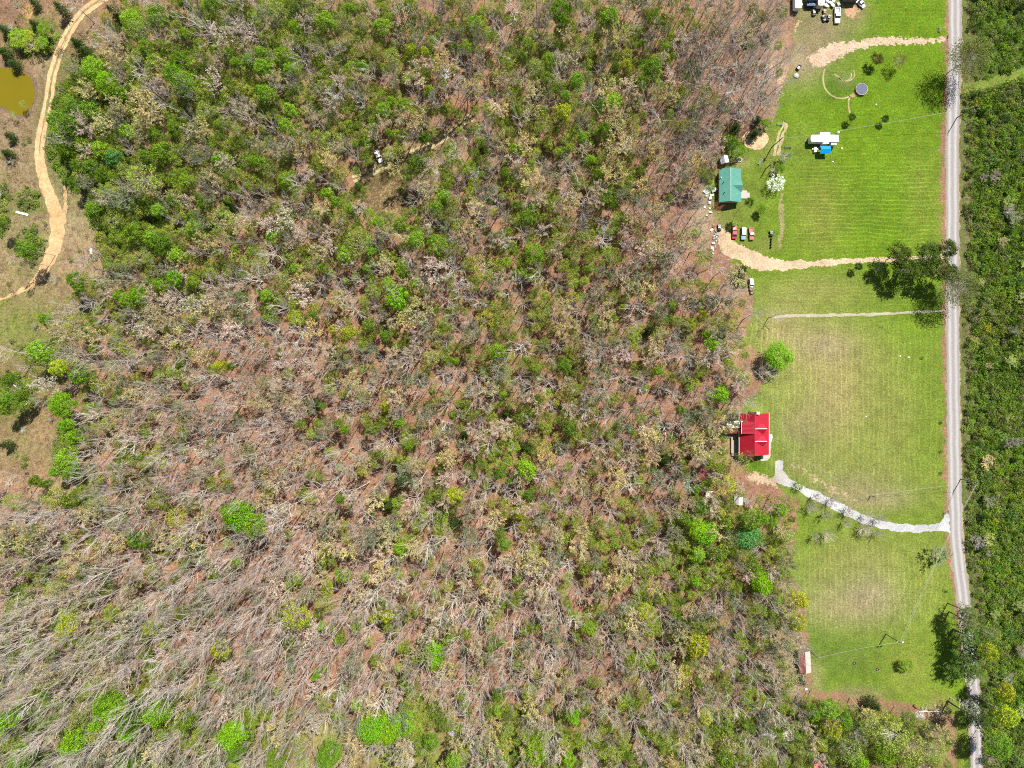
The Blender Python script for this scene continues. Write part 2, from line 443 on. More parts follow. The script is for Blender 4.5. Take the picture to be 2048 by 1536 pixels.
# ------------------------------------------------------------------ draped sheets with ragged outlines
def sheet(name, poly, zoff, material, tones=None, base=None, spacing=2.0, jit=0.35, step=0.9, kind='structure', extra=None, seed=0, world_pts=False, soft=0.0):
    """a surface laid over the land inside a polygon of photograph pixels"""
    pts = [P(x, y) for x, y in poly] if not world_pts else [Vector(p) for p in poly]
    ring = []
    for i in range(len(pts)):
        a = pts[i]; b_ = pts[(i + 1) % len(pts)]
        nn = max(1, int((b_ - a).length / step))
        for k in range(nn):
            p = a.lerp(b_, k / nn)
            if jit:
                q = noise.noise_vector(Vector((p.x * 0.45 + seed, p.y * 0.45, 7.1))) * jit * 1.6 + noise.noise_vector(Vector((p.x * 1.3 + seed, p.y * 1.3, 2.1))) * jit * 0.8
                p = p + Vector((q.x, q.y, 0))
            ring.append((p.x, p.y))
    xs_ = [p[0] for p in ring]; ys_ = [p[1] for p in ring]
    inner = []
    y = min(ys_) + spacing * 0.5
    while y < max(ys_):
        x = min(xs_) + spacing * 0.5
        while x < max(xs_):
            if inside(x, y, ring): inner.append((x + RNG.uniform(-.1, .1), y + RNG.uniform(-.1, .1)))
            x += spacing
        y += spacing
    n0 = len(ring)
    vs = [Vector(p) for p in ring + inner]
    V, E, F, *_ = delaunay_2d_cdt(vs, [(i, (i + 1) % n0) for i in range(n0)], [], 1, 1e-4)
    V = np.array([tuple(v) for v in V])
    Z = Tn(V[:, 0], V[:, 1])
    k = S * (H - Z) / H
    px = 1024 + V[:, 0] / k; py = 768 - V[:, 1] / k
    vv = np.column_stack([V, Z + zoff])
    # faces outside the outline (concave bits) are dropped
    fs = []
    for f in F:
        c = V[list(f)].mean(0)
        if inside(c[0], c[1], ring): fs.append(tuple(f))
    o = mesh_obj(name, vv, fs, material)
    bm = bmesh.new(); bm.from_mesh(o.data)
    for f in bm.faces:
        if f.normal.z < 0: f.normal_flip()
    bm.to_mesh(o.data); bm.free()
    cols_ = blend(px, py, base or (0.2, 0.2, 0.2), tones or [])
    ex = {kk_: fn(px, py) for kk_, fn in (extra or {}).items()}
    if soft:
        R2 = np.array(ring); dd_ = np.array([np.sqrt(((R2 - v) ** 2).sum(1).min()) for v in V])
        ex['edge'] = np.where(dd_ > soft * 1.4, 9.0, np.clip(dd_ / soft, 0, 1.4) * 3.0)
    else: ex['edge'] = np.full(len(V), 9.0)
    set_tone(o.data, cols_, ex)
    tag(o, kind=kind)
    return o

def ribbon(name, line, widths, zoff, material, jit=0.15, **kw):
    """a strip of ground along a pixel polyline with a width in metres per point"""
    P3 = [P(x, y) for x, y in line]
    L = []; R = []
    for i, p in enumerate(P3):
        d = (P3[min(i + 1, len(P3) - 1)] - P3[max(i - 1, 0)]); d.z = 0; d.normalize()
        nrm = Vector((-d.y, d.x, 0)); w = (widths[i] if isinstance(widths, (list, tuple)) else widths) / 2
        L.append(p + nrm * w); R.append(p - nrm * w)
    return sheet(name, L + R[::-1], zoff, material, jit=jit, world_pts=True, **kw)

# lawn -------------------------------------------------------------
LAWN = [(1745, -30), (1899, -30), (1899, 60), (1898, 90), (1894, 180), (1891, 300), (1893, 500), (1892, 620), (1895, 800), (1898, 1000), (1902, 1100),
        (1914, 1200), (1927, 1300), (1938, 1390), (1942, 1480), (1945, 1560), (1905, 1560), (1905, 1440), (1850, 1425), (1800, 1412), (1700, 1400), (1612, 1385),
        (1610, 1300), (1598, 1200), (1575, 1150), (1588, 1060), (1590, 1010), (1560, 985), (1520, 962), (1486, 950), (1470, 900), (1478, 815), (1510, 780), (1530, 740), (1500, 700), (1480, 690),
        (1500, 600), (1490, 545), (1440, 510), (1425, 455), (1412, 400), (1425, 345), (1450, 300), (1490, 262), (1535, 250), (1560, 170), (1580, 100), (1580, -30), (1660, -30)]
DRY = (0.22, 0.215, 0.065)
BR = (0.265, 0.215, 0.095)
LG = (0.105, 0.18, 0.010)
LTONES = [
    (1640, 60, 70, 60, (0.200, 0.165, 0.090), 1.0), (1600, 120, 50, 50, (0.270, 0.200, 0.130), 0.9), (1600, 20, 40, 60, (0.170, 0.150, 0.070), 0.9), (1710, 20, 26, 30, (0.220, 0.180, 0.090), 0.9),
    (1690, 160, 20, 18, (0.190, 0.170, 0.090), 0.6), (1665, 175, 30, 25, (0.067, 0.127, 0.016), 0.6),
    (1450, 400, 80, 110, (0.134, 0.165, 0.032), 0.9), (1430, 440, 26, 40, (0.240, 0.190, 0.090), 0.7), (1480, 420, 60, 40, (0.124, 0.165, 0.028), 0.6), (1470, 322, 30, 14, (0.260, 0.200, 0.110), 0.7), (1540, 300, 26, 60, (0.165, 0.176, 0.048), 0.7),
    (1600, 290, 40, 60, (0.124, 0.165, 0.028), 0.6), (1530, 490, 40, 20, (0.154, 0.165, 0.040), 0.8),
    (1640, 430, 60, 90, (0.160, 0.171, 0.036), 0.8), (1840, 400, 34, 110, (0.139, 0.171, 0.028), 0.7), (1880, 420, 12, 120, (0.175, 0.176, 0.040), 0.6), (1740, 420, 60, 60, (0.093, 0.154, 0.014), 0.6),
    (1630, 580, 130, 40, (0.180, 0.193, 0.048), 0.95), (1790, 590, 60, 36, (0.103, 0.165, 0.016), 0.7),
    (1640, 720, 130, 90, DRY, 1.0), (1560, 660, 60, 60, (0.250, 0.215, 0.090), 0.9), (1680, 800, 80, 120, BR, 0.85), (1650, 690, 60, 34, (0.250, 0.200, 0.120), 0.7), (1600, 850, 70, 60, (0.210, 0.170, 0.090), 0.7),
    (1780, 850, 90, 150, (0.180, 0.198, 0.048), 0.9), (1868, 800, 30, 200, (0.129, 0.176, 0.026), 0.85), (1870, 970, 40, 60, (0.139, 0.176, 0.028), 0.8),
    (1700, 980, 110, 50, (0.200, 0.180, 0.080), 0.9), (1600, 930, 60, 30, (0.196, 0.204, 0.064), 0.9), (1560, 780, 60, 50, (0.185, 0.198, 0.052), 0.7), (1760, 1000, 70, 20, (0.250, 0.200, 0.120), 0.6),
    (1720, 1120, 150, 70, (0.185, 0.198, 0.052), 1.0), (1700, 1210, 130, 60, (0.235, 0.215, 0.095), 1.0), (1860, 1150, 40, 110, (0.170, 0.198, 0.040), 0.8), (1740, 1190, 50, 40, (0.235, 0.190, 0.120), 0.6),
    (1700, 1320, 80, 50, (0.101, 0.149, 0.024), 1.0), (1640, 1300, 40, 34, (0.093, 0.143, 0.024), 0.8), (1820, 1340, 60, 80, (0.170, 0.204, 0.036), 0.95), (1625, 1360, 20, 40, (0.240, 0.200, 0.100), 0.8), (1710, 1388, 60, 16, (0.240, 0.190, 0.100), 0.8),
    (1880, 1420, 30, 30, (0.250, 0.170, 0.090), 0.7), (1920, 1500, 30, 50, (0.165, 0.187, 0.032), 0.9), (1512, 930, 18, 12, (0.062, 0.132, 0.010), 0.9),
]
def reg(x0, x1, y0, y1, s=14):
    return lambda px, py: 1 / (1 + np.exp(-(px - x0) / s)) / (1 + np.exp((px - x1) / s)) / (1 + np.exp(-(py - y0) / s)) / (1 + np.exp((py - y1) / s))
sh = lambda px, py: np.clip(reg(1590, 1880, 320, 505)(px, py) * 1.0 + 0.6 * reg(1540, 1880, 545, 610)(px, py) + 0.45 * reg(1740, 1890, -40, 60)(px, py) + 0.3 * reg(1700, 1880, 200, 320)(px, py), 0, 1)
svf = lambda px, py: np.clip(0.55 * reg(1500, 1885, 650, 1000, 20)(px, py) + 0.6 * reg(1590, 1890, 1090, 1255, 12)(px, py) + 0.5 * reg(1500, 1560, 640, 700, 8)(px, py), 0, 1)
M['grass'] = earth_mat('mown_grass', fine=1.9, contrast=0.5, stripes=True, bump=0.8, speck=(0.25, 0.235, 0.11), speck_amt=0.655)
lawn = sheet('lawn', LAWN, 0.02, M['grass'], LTONES, LG, spacing=1.6, jit=0.9, soft=3.5, extra={'stripe_h': sh, 'stripe_v': svf}, seed=4)

# road -------------------------------------------------------------
ROAD = [(1909, -60), (1910, 0), (1911, 80), (1907, 180), (1904.5, 300), (1905, 500), (1905, 620), (1907, 800), (1910, 1000), (1914, 1100), (1927, 1200), (1938, 1300), (1949, 1390), (1953, 1480), (1957, 1600)]
def road_mat():
    m, n, l, b = mat('worn_asphalt')
    geo = n.new('ShaderNodeNewGeometry'); at = n.new('ShaderNodeAttribute'); at.attribute_name = 'across'
    no = n.new('ShaderNodeTexNoise'); no.inputs['Scale'].default_value = 3.0; no.inputs['Detail'].default_value = 6; no.inputs['Roughness'].default_value = 0.7
    l.new(geo.outputs['Position'], no.inputs['Vector'])
    nb = n.new('ShaderNodeTexNoise'); nb.inputs['Scale'].default_value = 0.12; nb.inputs['Detail'].default_value = 4
    l.new(geo.outputs['Position'], nb.inputs['Vector'])
    cr = n.new('ShaderNodeValToRGB'); cr.color_ramp.interpolation = 'EASE'
    e = cr.color_ramp.elements
    e[0].position = 0.0; e[0].color = (0.33, 0.28, 0.24, 1); e[1].position = 1.0; e[1].color = (0.37, 0.30, 0.25, 1)
    for p, c in ((0.1, (0.25, 0.235, 0.23)), (0.28, (0.40, 0.375, 0.36)), (0.48, (0.27, 0.255, 0.25)), (0.56, (0.28, 0.265, 0.26)), (0.74, (0.41, 0.385, 0.37)), (0.92, (0.27, 0.25, 0.24))):
        q = e.new(p); q.color = (*c, 1)
    ad = n.new('ShaderNodeMath'); ad.operation = 'MULTIPLY_ADD'; ad.inputs[1].default_value = 0.16; l.new(nb.outputs[0], ad.inputs[0]); l.new(at.outputs['Fac'], ad.inputs[2])
    sb = n.new('ShaderNodeMath'); sb.operation = 'SUBTRACT'; sb.inputs[1].default_value = 0.08; l.new(ad.outputs[0], sb.inputs[0])
    l.new(sb.outputs[0], cr.inputs[0])
    mr = n.new('ShaderNodeMapRange'); mr.inputs[1].default_value = 0.3; mr.inputs[2].default_value = 0.7; mr.inputs[3].default_value = 0.78; mr.inputs[4].default_value = 1.2
    l.new(no.outputs[0], mr.inputs[0])
    hs = n.new('ShaderNodeHueSaturation'); l.new(cr.outputs[0], hs.inputs['Color']); l.new(mr.outputs[0], hs.inputs['Value'])
    l.new(hs.outputs[0], b.inputs['Base Color']); b.inputs['Roughness'].default_value = 0.9; b.inputs['Specular IOR Level'].default_value = 0.2
    return m
def strip_grid(name, line, w, nacross, z, m, attr='across', wob=0.12, crown=0.0, skirt=True):
    P3 = []
    for i in range(len(line) - 1):
        a = P(*line[i]); b_ = P(*line[i + 1]); nn = max(1, int((b_ - a).length / 1.2))
        P3 += [a.lerp(b_, k / nn) for k in range(nn)]
    P3.append(P(*line[-1]))
    # smooth
    for _ in range(12):
        P3 = [P3[0]] + [(P3[i - 1] + P3[i] * 2 + P3[i + 1]) / 4 for i in range(1, len(P3) - 1)] + [P3[-1]]
    vs = []; fs = []; ac = []
    for i, p in enumerate(P3):
        d = (P3[min(i + 1, len(P3) - 1)] - P3[max(i - 1, 0)]); d.z = 0; d.normalize(); nn = Vector((-d.y, d.x, 0))
        for k in range(nacross + 1):
            t = k / nacross; off = (0.5 - t) * w
            if k in (0, nacross): off += wob * noise.noise(Vector((p.y * 0.7, k * 9.0, 3.3))) * 2
            q = p + nn * off
            vs.append((q.x, q.y, T(q.x, q.y) + z + crown * (1 - (2 * t - 1) ** 2) - (z + 0.01 if skirt and k in (0, nacross) else 0))); ac.append(t)
    n1 = nacross + 1
    for i in range(len(P3) - 1):
        for k in range(nacross):
            fs.append((i * n1 + k, i * n1 + k + 1, (i + 1) * n1 + k + 1, (i + 1) * n1 + k))
    o = mesh_obj(name, vs, fs, m)
    bm = bmesh.new(); bm.from_mesh(o.data)
    for f in bm.faces:
        if f.normal.z < 0: f.normal_flip()
    bm.to_mesh(o.data); bm.free()
    q = o.data.attributes.new(attr, 'FLOAT', 'POINT'); q.data.foreach_set('value', np.array(ac, np.float32))
    return o
M['verge'] = earth_mat('gravel_verge', fine=2.6, contrast=0.5, bump=0.5)
verge = ribbon('road_shoulder', ROAD, 5.6, 0.035, M['verge'], jit=0.45, tones=[(1930, 700, 8, 900, (0.42, 0.30, 0.20), 1.0)], base=(0.26, 0.22, 0.15), seed=9, spacing=0.6, soft=0.9)
road = strip_grid('road', ROAD, 4.75, 8, 0.09, road_mat(), crown=0.05)
tag(road, kind='structure')

# driveways ---------------------------------------------------------
M['dirt'] = earth_mat('pale_dirt', fine=1.8, contrast=0.38, bump=0.5, speck=(0.20, 0.13, 0.09), speck_amt=0.66)
M['gravel'] = earth_mat('gravel', fine=2.4, contrast=0.3, bump=0.5, speck=(0.20, 0.19, 0.17), speck_amt=0.68)
DT = (0.45, 0.34, 0.235)
sheet('dirt_driveway', [(1896, 60), (1894, 68), (1880, 71), (1840, 72), (1800, 70), (1768, 68), (1740, 72), (1700, 78), (1660, 82), (1640, 92), (1618, 104), (1612, 120), (1625, 138), (1645, 139), (1680, 118), (1720, 102), (1760, 96), (1800, 94), (1850, 91), (1880, 88), (1897, 86)],
      0.045, M['dirt'], [(1650, 120, 40, 25, (0.42, 0.29, 0.21), 0.7), (1700, 96, 50, 12, (0.50, 0.385, 0.28), 0.6)], DT, spacing=1.0, jit=0.5, seed=1, soft=2.4)
sheet('yard_driveway', [(1893, 484), (1884, 503), (1868, 509), (1800, 512), (1740, 513), (1680, 516), (1620, 520), (1570, 519), (1538, 512), (1510, 500), (1488, 490), (1472, 484), (1466, 474), (1455, 456), (1440, 452), (1434, 458), (1434, 480), (1438, 500), (1450, 515), (1478, 524), (1500, 538), (1520, 543), (1560, 543), (1620, 537), (1680, 532), (1740, 527), (1800, 526), (1870, 524), (1893, 520)],
      0.045, M['dirt'], [(1450, 490, 40, 40, (0.46, 0.34, 0.21), 0.9)], (0.48, 0.365, 0.24), spacing=1.0, jit=0.35, seed=2, soft=1.2)
sheet('bare_earth', [(1486, 948), (1510, 940), (1532, 948), (1548, 945), (1560, 955), (1566, 972), (1550, 978), (1520, 972), (1500, 968), (1484, 962)], 0.03, M['dirt'], [], (0.40, 0.30, 0.20), spacing=1.0, jit=0.9, seed=3, soft=3)
sheet('bare_earth', [(1574, 920), (1592, 922), (1612, 932), (1640, 948), (1668, 968), (1700, 986), (1735, 1000), (1760, 1012), (1790, 1024), (1760, 1022), (1720, 1012), (1690, 1000), (1660, 988), (1630, 970), (1600, 948), (1580, 936)], 0.03, M['dirt'], [], (0.34, 0.26, 0.16), spacing=1.0, jit=1.3, seed=5, soft=4)
sheet('gravel_driveway', [(1549, 922), (1558, 919), (1567, 922), (1568, 940), (1578, 954), (1597, 966), (1618, 976), (1640, 984), (1664, 996), (1690, 1010), (1716, 1024), (1745, 1036), (1780, 1044), (1820, 1048), (1856, 1050), (1880, 1044), (1894, 1026), (1898, 1018), (1902, 1068), (1890, 1064), (1868, 1062), (1840, 1066), (1800, 1065), (1760, 1058), (1730, 1050), (1700, 1036), (1670, 1022), (1640, 1006), (1612, 994), (1592, 980), (1575, 974), (1555, 968), (1545, 958), (1550, 945)],
      0.05, M['gravel'], [(1550, 955, 25, 18, (0.36, 0.31, 0.25), 0.8)], (0.41, 0.41, 0.41), spacing=0.8, jit=0.3, seed=6, soft=0.6)
# worn strip across the lawn, wheel marks, tracks --------------------
ribbon('worn_path', [(1548, 634), (1600, 631), (1680, 630), (1760, 628), (1820, 625), (1890, 622)], [0.9, 1.1, 1.1, 1.0, 0.8, 0.6], 0.03, M['gravel'], tones=[], base=(0.36, 0.33, 0.24), jit=0.25, seed=8, spacing=1.0)
def arc(cx, cy, rx, ry, a0, a1, n=16):
    return [(cx + rx * math.cos(math.radians(a0 + (a1 - a0) * i / n)), cy + ry * math.sin(math.radians(a0 + (a1 - a0) * i / n))) for i in range(n + 1)]
TRK = (0.36, 0.31, 0.17)
for pts, w in (([(1650, 138), (1647, 148), (1646, 160), (1649, 174), (1655, 184), (1663, 191), (1673, 196), (1685, 197), (1697, 194), (1706, 188), (1713, 182)], 0.5),
               (arc(1690, 150, 13, 12, -20, 170), 0.4), (arc(1692, 148, 17, 15, -30, 110), 0.3), ([(1701, 192), (1697, 202), (1697, 214), (1700, 226)], 0.6), ([(1668, 148), (1678, 156), (1684, 163)], 0.35)):
    ribbon('tyre_track', pts, w, 0.03, M['dirt'], base=TRK, jit=0.08, spacing=1.0, seed=len(pts))
sheet('worn_patch', [(1700, 192), (1708, 184), (1714, 178), (1719, 186), (1722, 192), (1712, 193), (1704, 196)], 0.034, M['dirt'], [], (0.36, 0.22, 0.13), jit=0.2, spacing=1.0)
ribbon('mown_track', [(1562, 385), (1563, 420), (1564, 460), (1558, 495), (1552, 502)], [2.2, 2.6, 2.4, 2.2, 0.6], 0.028, M['verge'], base=(0.25, 0.22, 0.10), jit=0.5, seed=12, spacing=0.6, soft=1.6)
for dx in (0, 9):
    ribbon('tyre_track', [(1566 + dx * .6, 245), (1558 + dx, 270), (1553 + dx, 290), (1550 + dx * .8, 312)], 0.9, 0.03, M['verge'], base=(0.38, 0.30, 0.17), jit=0.5, seed=20 + dx)
sheet('sand_ring', [(x, y) for x, y in arc(1510.5, 279, 25.5, 21, 0, 345, 22)], 0.10, M['dirt'], [(1510, 270, 16, 10, (0.42, 0.27, 0.17), 0.8)], (0.52, 0.37, 0.22), jit=0.25, spacing=1.0, seed=14)
sheet('sand_patch', [(1721, 14), (1726, 18), (1724, 22), (1716, 28), (1712, 40), (1700, 42), (1690, 30), (1681, 14), (1700, 10)], 0.034, M['dirt'], [], (0.40, 0.24, 0.15), jit=0.5, spacing=1.0, seed=15, soft=2)
sheet('sand_patch', [(1582, 30), (1588, 28), (1590, 40), (1606, 32), (1606, 46), (1596, 56), (1588, 64), (1583, 60)], 0.034, M['dirt'], [], (0.42, 0.30, 0.18), jit=0.6, spacing=1.0, seed=16, soft=2)

# sandy track beside the pond ---------------------------------------
M['sand'] = earth_mat('orange_sand', fine=1.6, contrast=0.3, bump=0.6, speck=(0.34, 0.20, 0.10), speck_amt=0.64)
TR = [(212, -6), (188, 8), (165, 26), (150, 44), (136, 68), (122, 96), (112, 124), (104, 155), (99, 190), (93, 225), (86, 255), (80, 285), (79, 310), (83, 340), (92, 372), (103, 400), (112, 430), (116, 460), (110, 492), (98, 522), (82, 552), (60, 574), (34, 586), (0, 600), (-30, 608)]
ribbon('track_bed', TR, [3, 3.5, 4, 4, 4, 4.2, 4.2, 4.2, 4.2, 4, 4, 4, 4, 4.5, 5, 5.5, 5.5, 5, 4.6, 4.6, 4.2, 3.4, 2.4, 2.2, 2], 0.06, M['verge'], base=(0.30, 0.22, 0.115), tones=[(100, 200, 10, 60, (0.10, 0.13, 0.025), 0.7)], jit=0.4, seed=31, spacing=0.8, soft=1.5)
def offs(line, d):
    out = []
    for i, (x, y) in enumerate(line):
        a = line[max(i - 1, 0)]; b_ = line[min(i + 1, len(line) - 1)]
        dx, dy = b_[0] - a[0], b_[1] - a[1]; L = math.hypot(dx, dy)
        out.append((x - dy / L * d, y + dx / L * d))
    return out
SD = (0.55, 0.375, 0.195)
ribbon('dirt_track', offs(TR[:15], 5.5), [1.3] * 6 + [1.35] * 4 + [1.5] * 5, 0.09, M['sand'], base=SD, jit=0.22, seed=33, spacing=1.0)
ribbon('dirt_track', offs(TR[:15], -5.5), [1.3] * 6 + [1.1] * 4 + [1.5] * 5, 0.09, M['sand'], base=SD, jit=0.22, seed=35, spacing=1.0)
ribbon('dirt_track', TR[12:24], [2.2, 3.2, 4.0, 4.6, 4.9, 5.0, 4.8, 4.4, 3.6, 2.4, 1.2, 0.6], 0.10, M['sand'], base=(0.55, 0.36, 0.185), tones=[(114, 440, 16, 40, (0.55, 0.32, 0.15), 0.7)], jit=0.45, seed=37, spacing=1.0)
ribbon('dirt_track', [(128, 372), (132, 395), (131, 415), (127, 440), (122, 462)], [0.6, 1.4, 1.4, 1.6, 1.2], 0.085, M['sand'], base=(0.50, 0.35, 0.18), jit=0.5, seed=39, spacing=1.0)
# trail in the woods --------------------------------------------------
TRAIL = [(944, 234), (925, 247), (905, 262), (885, 277), (865, 289), (845, 298), (825, 308), (800, 318), (775, 328), (750, 340), (725, 352), (706, 360)]
ribbon('trail_bed', TRAIL, 4.0, 0.07, M['verge'], base=(0.16, 0.17, 0.06), jit=0.6, seed=41, spacing=0.8, soft=1.5)
ribbon('woodland_trail', offs(TRAIL, 4.6), 1.1, 0.10, M['verge'], base=(0.40, 0.31, 0.18), jit=0.3, seed=43, spacing=1.0)
ribbon('woodland_trail', offs(TRAIL, -4.6), 1.1, 0.10, M['verge'], base=(0.40, 0.31, 0.18), jit=0.3, seed=45, spacing=1.0)
# grassy track through the thicket ------------------------------------
ribbon('grass_track', [(1926, 172), (1950, 172), (1985, 166), (2015, 155), (2050, 144), (2090, 138)], 3.6, 0.05, M['grass'], base=(0.145, 0.19, 0.035), jit=0.5, seed=47)
# concrete around the red house ----------------------------------------
M['concrete'] = pbr('concrete', (0.42, 0.39, 0.34), 0.85, scale=1.5, var=0.15)
# pond -----------------------------------------------------------------
def water_mat():
    m, n, l, b = mat('muddy_water')
    no = n.new('ShaderNodeTexNoise'); no.inputs['Scale'].default_value = 0.15; no.inputs['Detail'].default_value = 3
    geo = n.new('ShaderNodeNewGeometry'); l.new(geo.outputs['Position'], no.inputs['Vector'])
    mx = n.new('ShaderNodeMix'); mx.data_type = 'RGBA'; l.new(no.outputs[0], mx.inputs[0])
    mx.inputs[6].default_value = (0.15, 0.12, 0.006, 1); mx.inputs[7].default_value = (0.185, 0.145, 0.008, 1)
    l.new(mx.outputs[2], b.inputs['Base Color']); b.inputs['Roughness'].default_value = 0.12; b.inputs['IOR'].default_value = 1.33
    n2 = n.new('ShaderNodeTexNoise'); n2.inputs['Scale'].default_value = 2.5; n2.inputs['Detail'].default_value = 3; l.new(geo.outputs['Position'], n2.inputs['Vector'])
    bp = n.new('ShaderNodeBump'); bp.inputs['Strength'].default_value = 0.12; bp.inputs['Distance'].default_value = 0.05
    l.new(n2.outputs[0], bp.inputs['Height']); l.new(bp.outputs[0], b.inputs['Normal'])
    return m
sheet('pond_bank', [(x + (x - 20) * 0.12 + 1, y + (y - 183) * 0.14) for x, y in POND], 0.08, M['verge'], [], (0.17, 0.115, 0.075), jit=0.9, seed=50, spacing=1.0, soft=1.2)
sheet('pond_water', POND, 0.13, water_mat(), jit=0.35, seed=51, spacing=3.0)

# ------------------------------------------------------------------ plant shapes
def rot_to(d, up=Vector((0, 0, 1))):
    return up.rotation_difference(d).to_matrix()

class Tree:
    """gathers limb prisms and leaf cards of one plant"""
    def __init__(s, seed):
        s.r = random.Random(seed); s.tv = []; s.tf = []; s.cv = []; s.cf = []; s.cm = []
    def limb(s, a, b, r0, r1, n=4, crown=True, mi=0):
        d = b - a
        if d.length < 1e-5: return
        d.normalize(); u = d.orthogonal().normalized(); w = d.cross(u)
        V = s.cv if crown else s.tv; F = s.cf if crown else s.tf
        k0 = len(V)
        for p, rr in ((a, r0), (b, r1)):
            for k in range(n):
                t = 2 * PI * k / n
                V.append(p + rr * (math.cos(t) * u + math.sin(t) * w))
        for k in range(n):
            F.append((k0 + k, k0 + (k + 1) % n, k0 + n + (k + 1) % n, k0 + n + k))
            if crown: s.cm.append(mi)
    def path(s, p, d, L, r0, r1, seg, wig, n=4, crown=True, up=0.0):
        pts = [p.copy()]; step = L / seg
        for i in range(seg):
            d = (d + Vector((s.r.gauss(0, wig), s.r.gauss(0, wig), s.r.gauss(0, wig) + up))).normalized()
            q = pts[-1] + d * step
            t0 = i / seg; t1 = (i + 1) / seg
            s.limb(pts[-1], q, r0 + (r1 - r0) * t0, r0 + (r1 - r0) * t1, n, crown)
            pts.append(q)
        return pts, d
    def leaf(s, c, size, tilt=0.8, mi=1, asp=0.7, nrm=None):
        if nrm is None:
            nrm = Vector((s.r.gauss(0, tilt), s.r.gauss(0, tilt), 1.0)).normalized()
        u = nrm.orthogonal().normalized(); w = nrm.cross(u)
        t = s.r.uniform(0, 2 * PI); a = (math.cos(t) * u + math.sin(t) * w) * size; b = (-math.sin(t) * u + math.cos(t) * w) * size * asp
        k = len(s.cv)
        bend = nrm * size * s.r.uniform(-0.25, 0.25)
        s.cv += [c - a * 0.5, c + b * 0.5 + bend, c + a * 0.5, c - b * 0.5 + bend]
        s.cf.append((k, k + 1, k + 2, k + 3)); s.cm.append(mi)
    def meshes(s, name, bark, leafm):
        out = []
        if s.tv:
            me = bpy.data.meshes.new(name + '_trunk'); me.from_pydata([tuple(v) for v in s.tv], [], s.tf); me.materials.append(bark); me.update(); out.append(me)
        me = bpy.data.meshes.new(name + '_crown'); me.from_pydata([tuple(v) for v in s.cv], [], s.cf)
        me.materials.append(bark); me.materials.append(leafm)
        me.polygons.foreach_set('material_index', s.cm); me.update(); out.append(me)
        return out
    def joined(s, name, bark, leafm):
        n0 = len(s.tv)
        me = bpy.data.meshes.new(name)
        me.from_pydata([tuple(v) for v in s.tv + s.cv], [], s.tf + [tuple(n0 + i for i in f) for f in s.cf])
        me.materials.append(bark); me.materials.append(leafm)
        me.polygons.foreach_set('material_index', [0] * len(s.tf) + s.cm); me.update()
        return me

def bare_tree(seed, h=22.0, R=4.3, fine=1.0, bud=0, budsize=0.3, lean=0.04, trunk_r=0.21, fork=0.5):
    """leafless broadleaf: tall clean stem, ascending limbs, forks and many fine twigs"""
    t = Tree(seed); r = t.r
    la = r.uniform(0, 2 * PI); top = h * 0.92
    d = Vector((math.cos(la) * lean, math.sin(la) * lean, 1)).normalized()
    stem, _ = t.path(Vector((0, 0, -0.3)), d, top, trunk_r, 0.045, 9, 0.022, n=6, crown=False)
    def at(f):
        f = max(0, min(0.999, f)) * (len(stem) - 1); i = int(f); return stem[i].lerp(stem[i + 1], f - i)
    nl = r.randint(11, 14)
    for i in range(nl):
        f = fork + (0.98 - fork) * (i + r.random() * 0.6) / nl
        a = i * 2.399 + r.uniform(-0.4, 0.4)
        reach = R * (1.1 - 0.55 * abs((f - fork) / (1 - fork) - 0.3)) * r.uniform(0.6, 1.12)
        el = r.uniform(0.75, 1.9)
        dd = Vector((math.cos(a), math.sin(a), el)).normalized()
        L = reach * math.sqrt(1 + el * el) * 0.88
        pts, de = t.path(at(f), dd, L, 0.068 + 0.045 * (1 - f), 0.026, 4, 0.10, n=4, crown=True, up=0.03)
        for j in range(r.randint(4, 5)):
            g = r.uniform(0.25, 1.0) * 4; k = min(3, int(g)); p = pts[k].lerp(pts[k + 1], g - k)
            d2 = (dd * 1.3 + Vector((r.gauss(0, .5), r.gauss(0, .5), r.gauss(0.2, .3)))).normalized()
            q, d3 = t.path(p, d2, L * r.uniform(0.28, 0.5), 0.034, 0.018, 2, 0.14, n=3)
            for m_ in range(int(r.randint(3, 5) * fine + 0.5)):
                s0 = q[0].lerp(q[-1], r.uniform(0.25, 1.0))
                d4 = (d2 * 1.25 + Vector((r.gauss(0, .5), r.gauss(0, .5), r.gauss(0.15, .35)))).normalized()
                e = s0 + d4 * r.uniform(0.8, 1.8)
                t.limb(s0, e, 0.022, 0.012, 3)
                if bud:
                    for _ in range(bud):
                        c = s0.lerp(e, r.uniform(0.3, 1.1)) + Vector((r.gauss(0, .14), r.gauss(0, .14), r.gauss(0, .14)))
                        t.leaf(c, budsize * r.uniform(0.6, 1.3), 0.8)
    return t

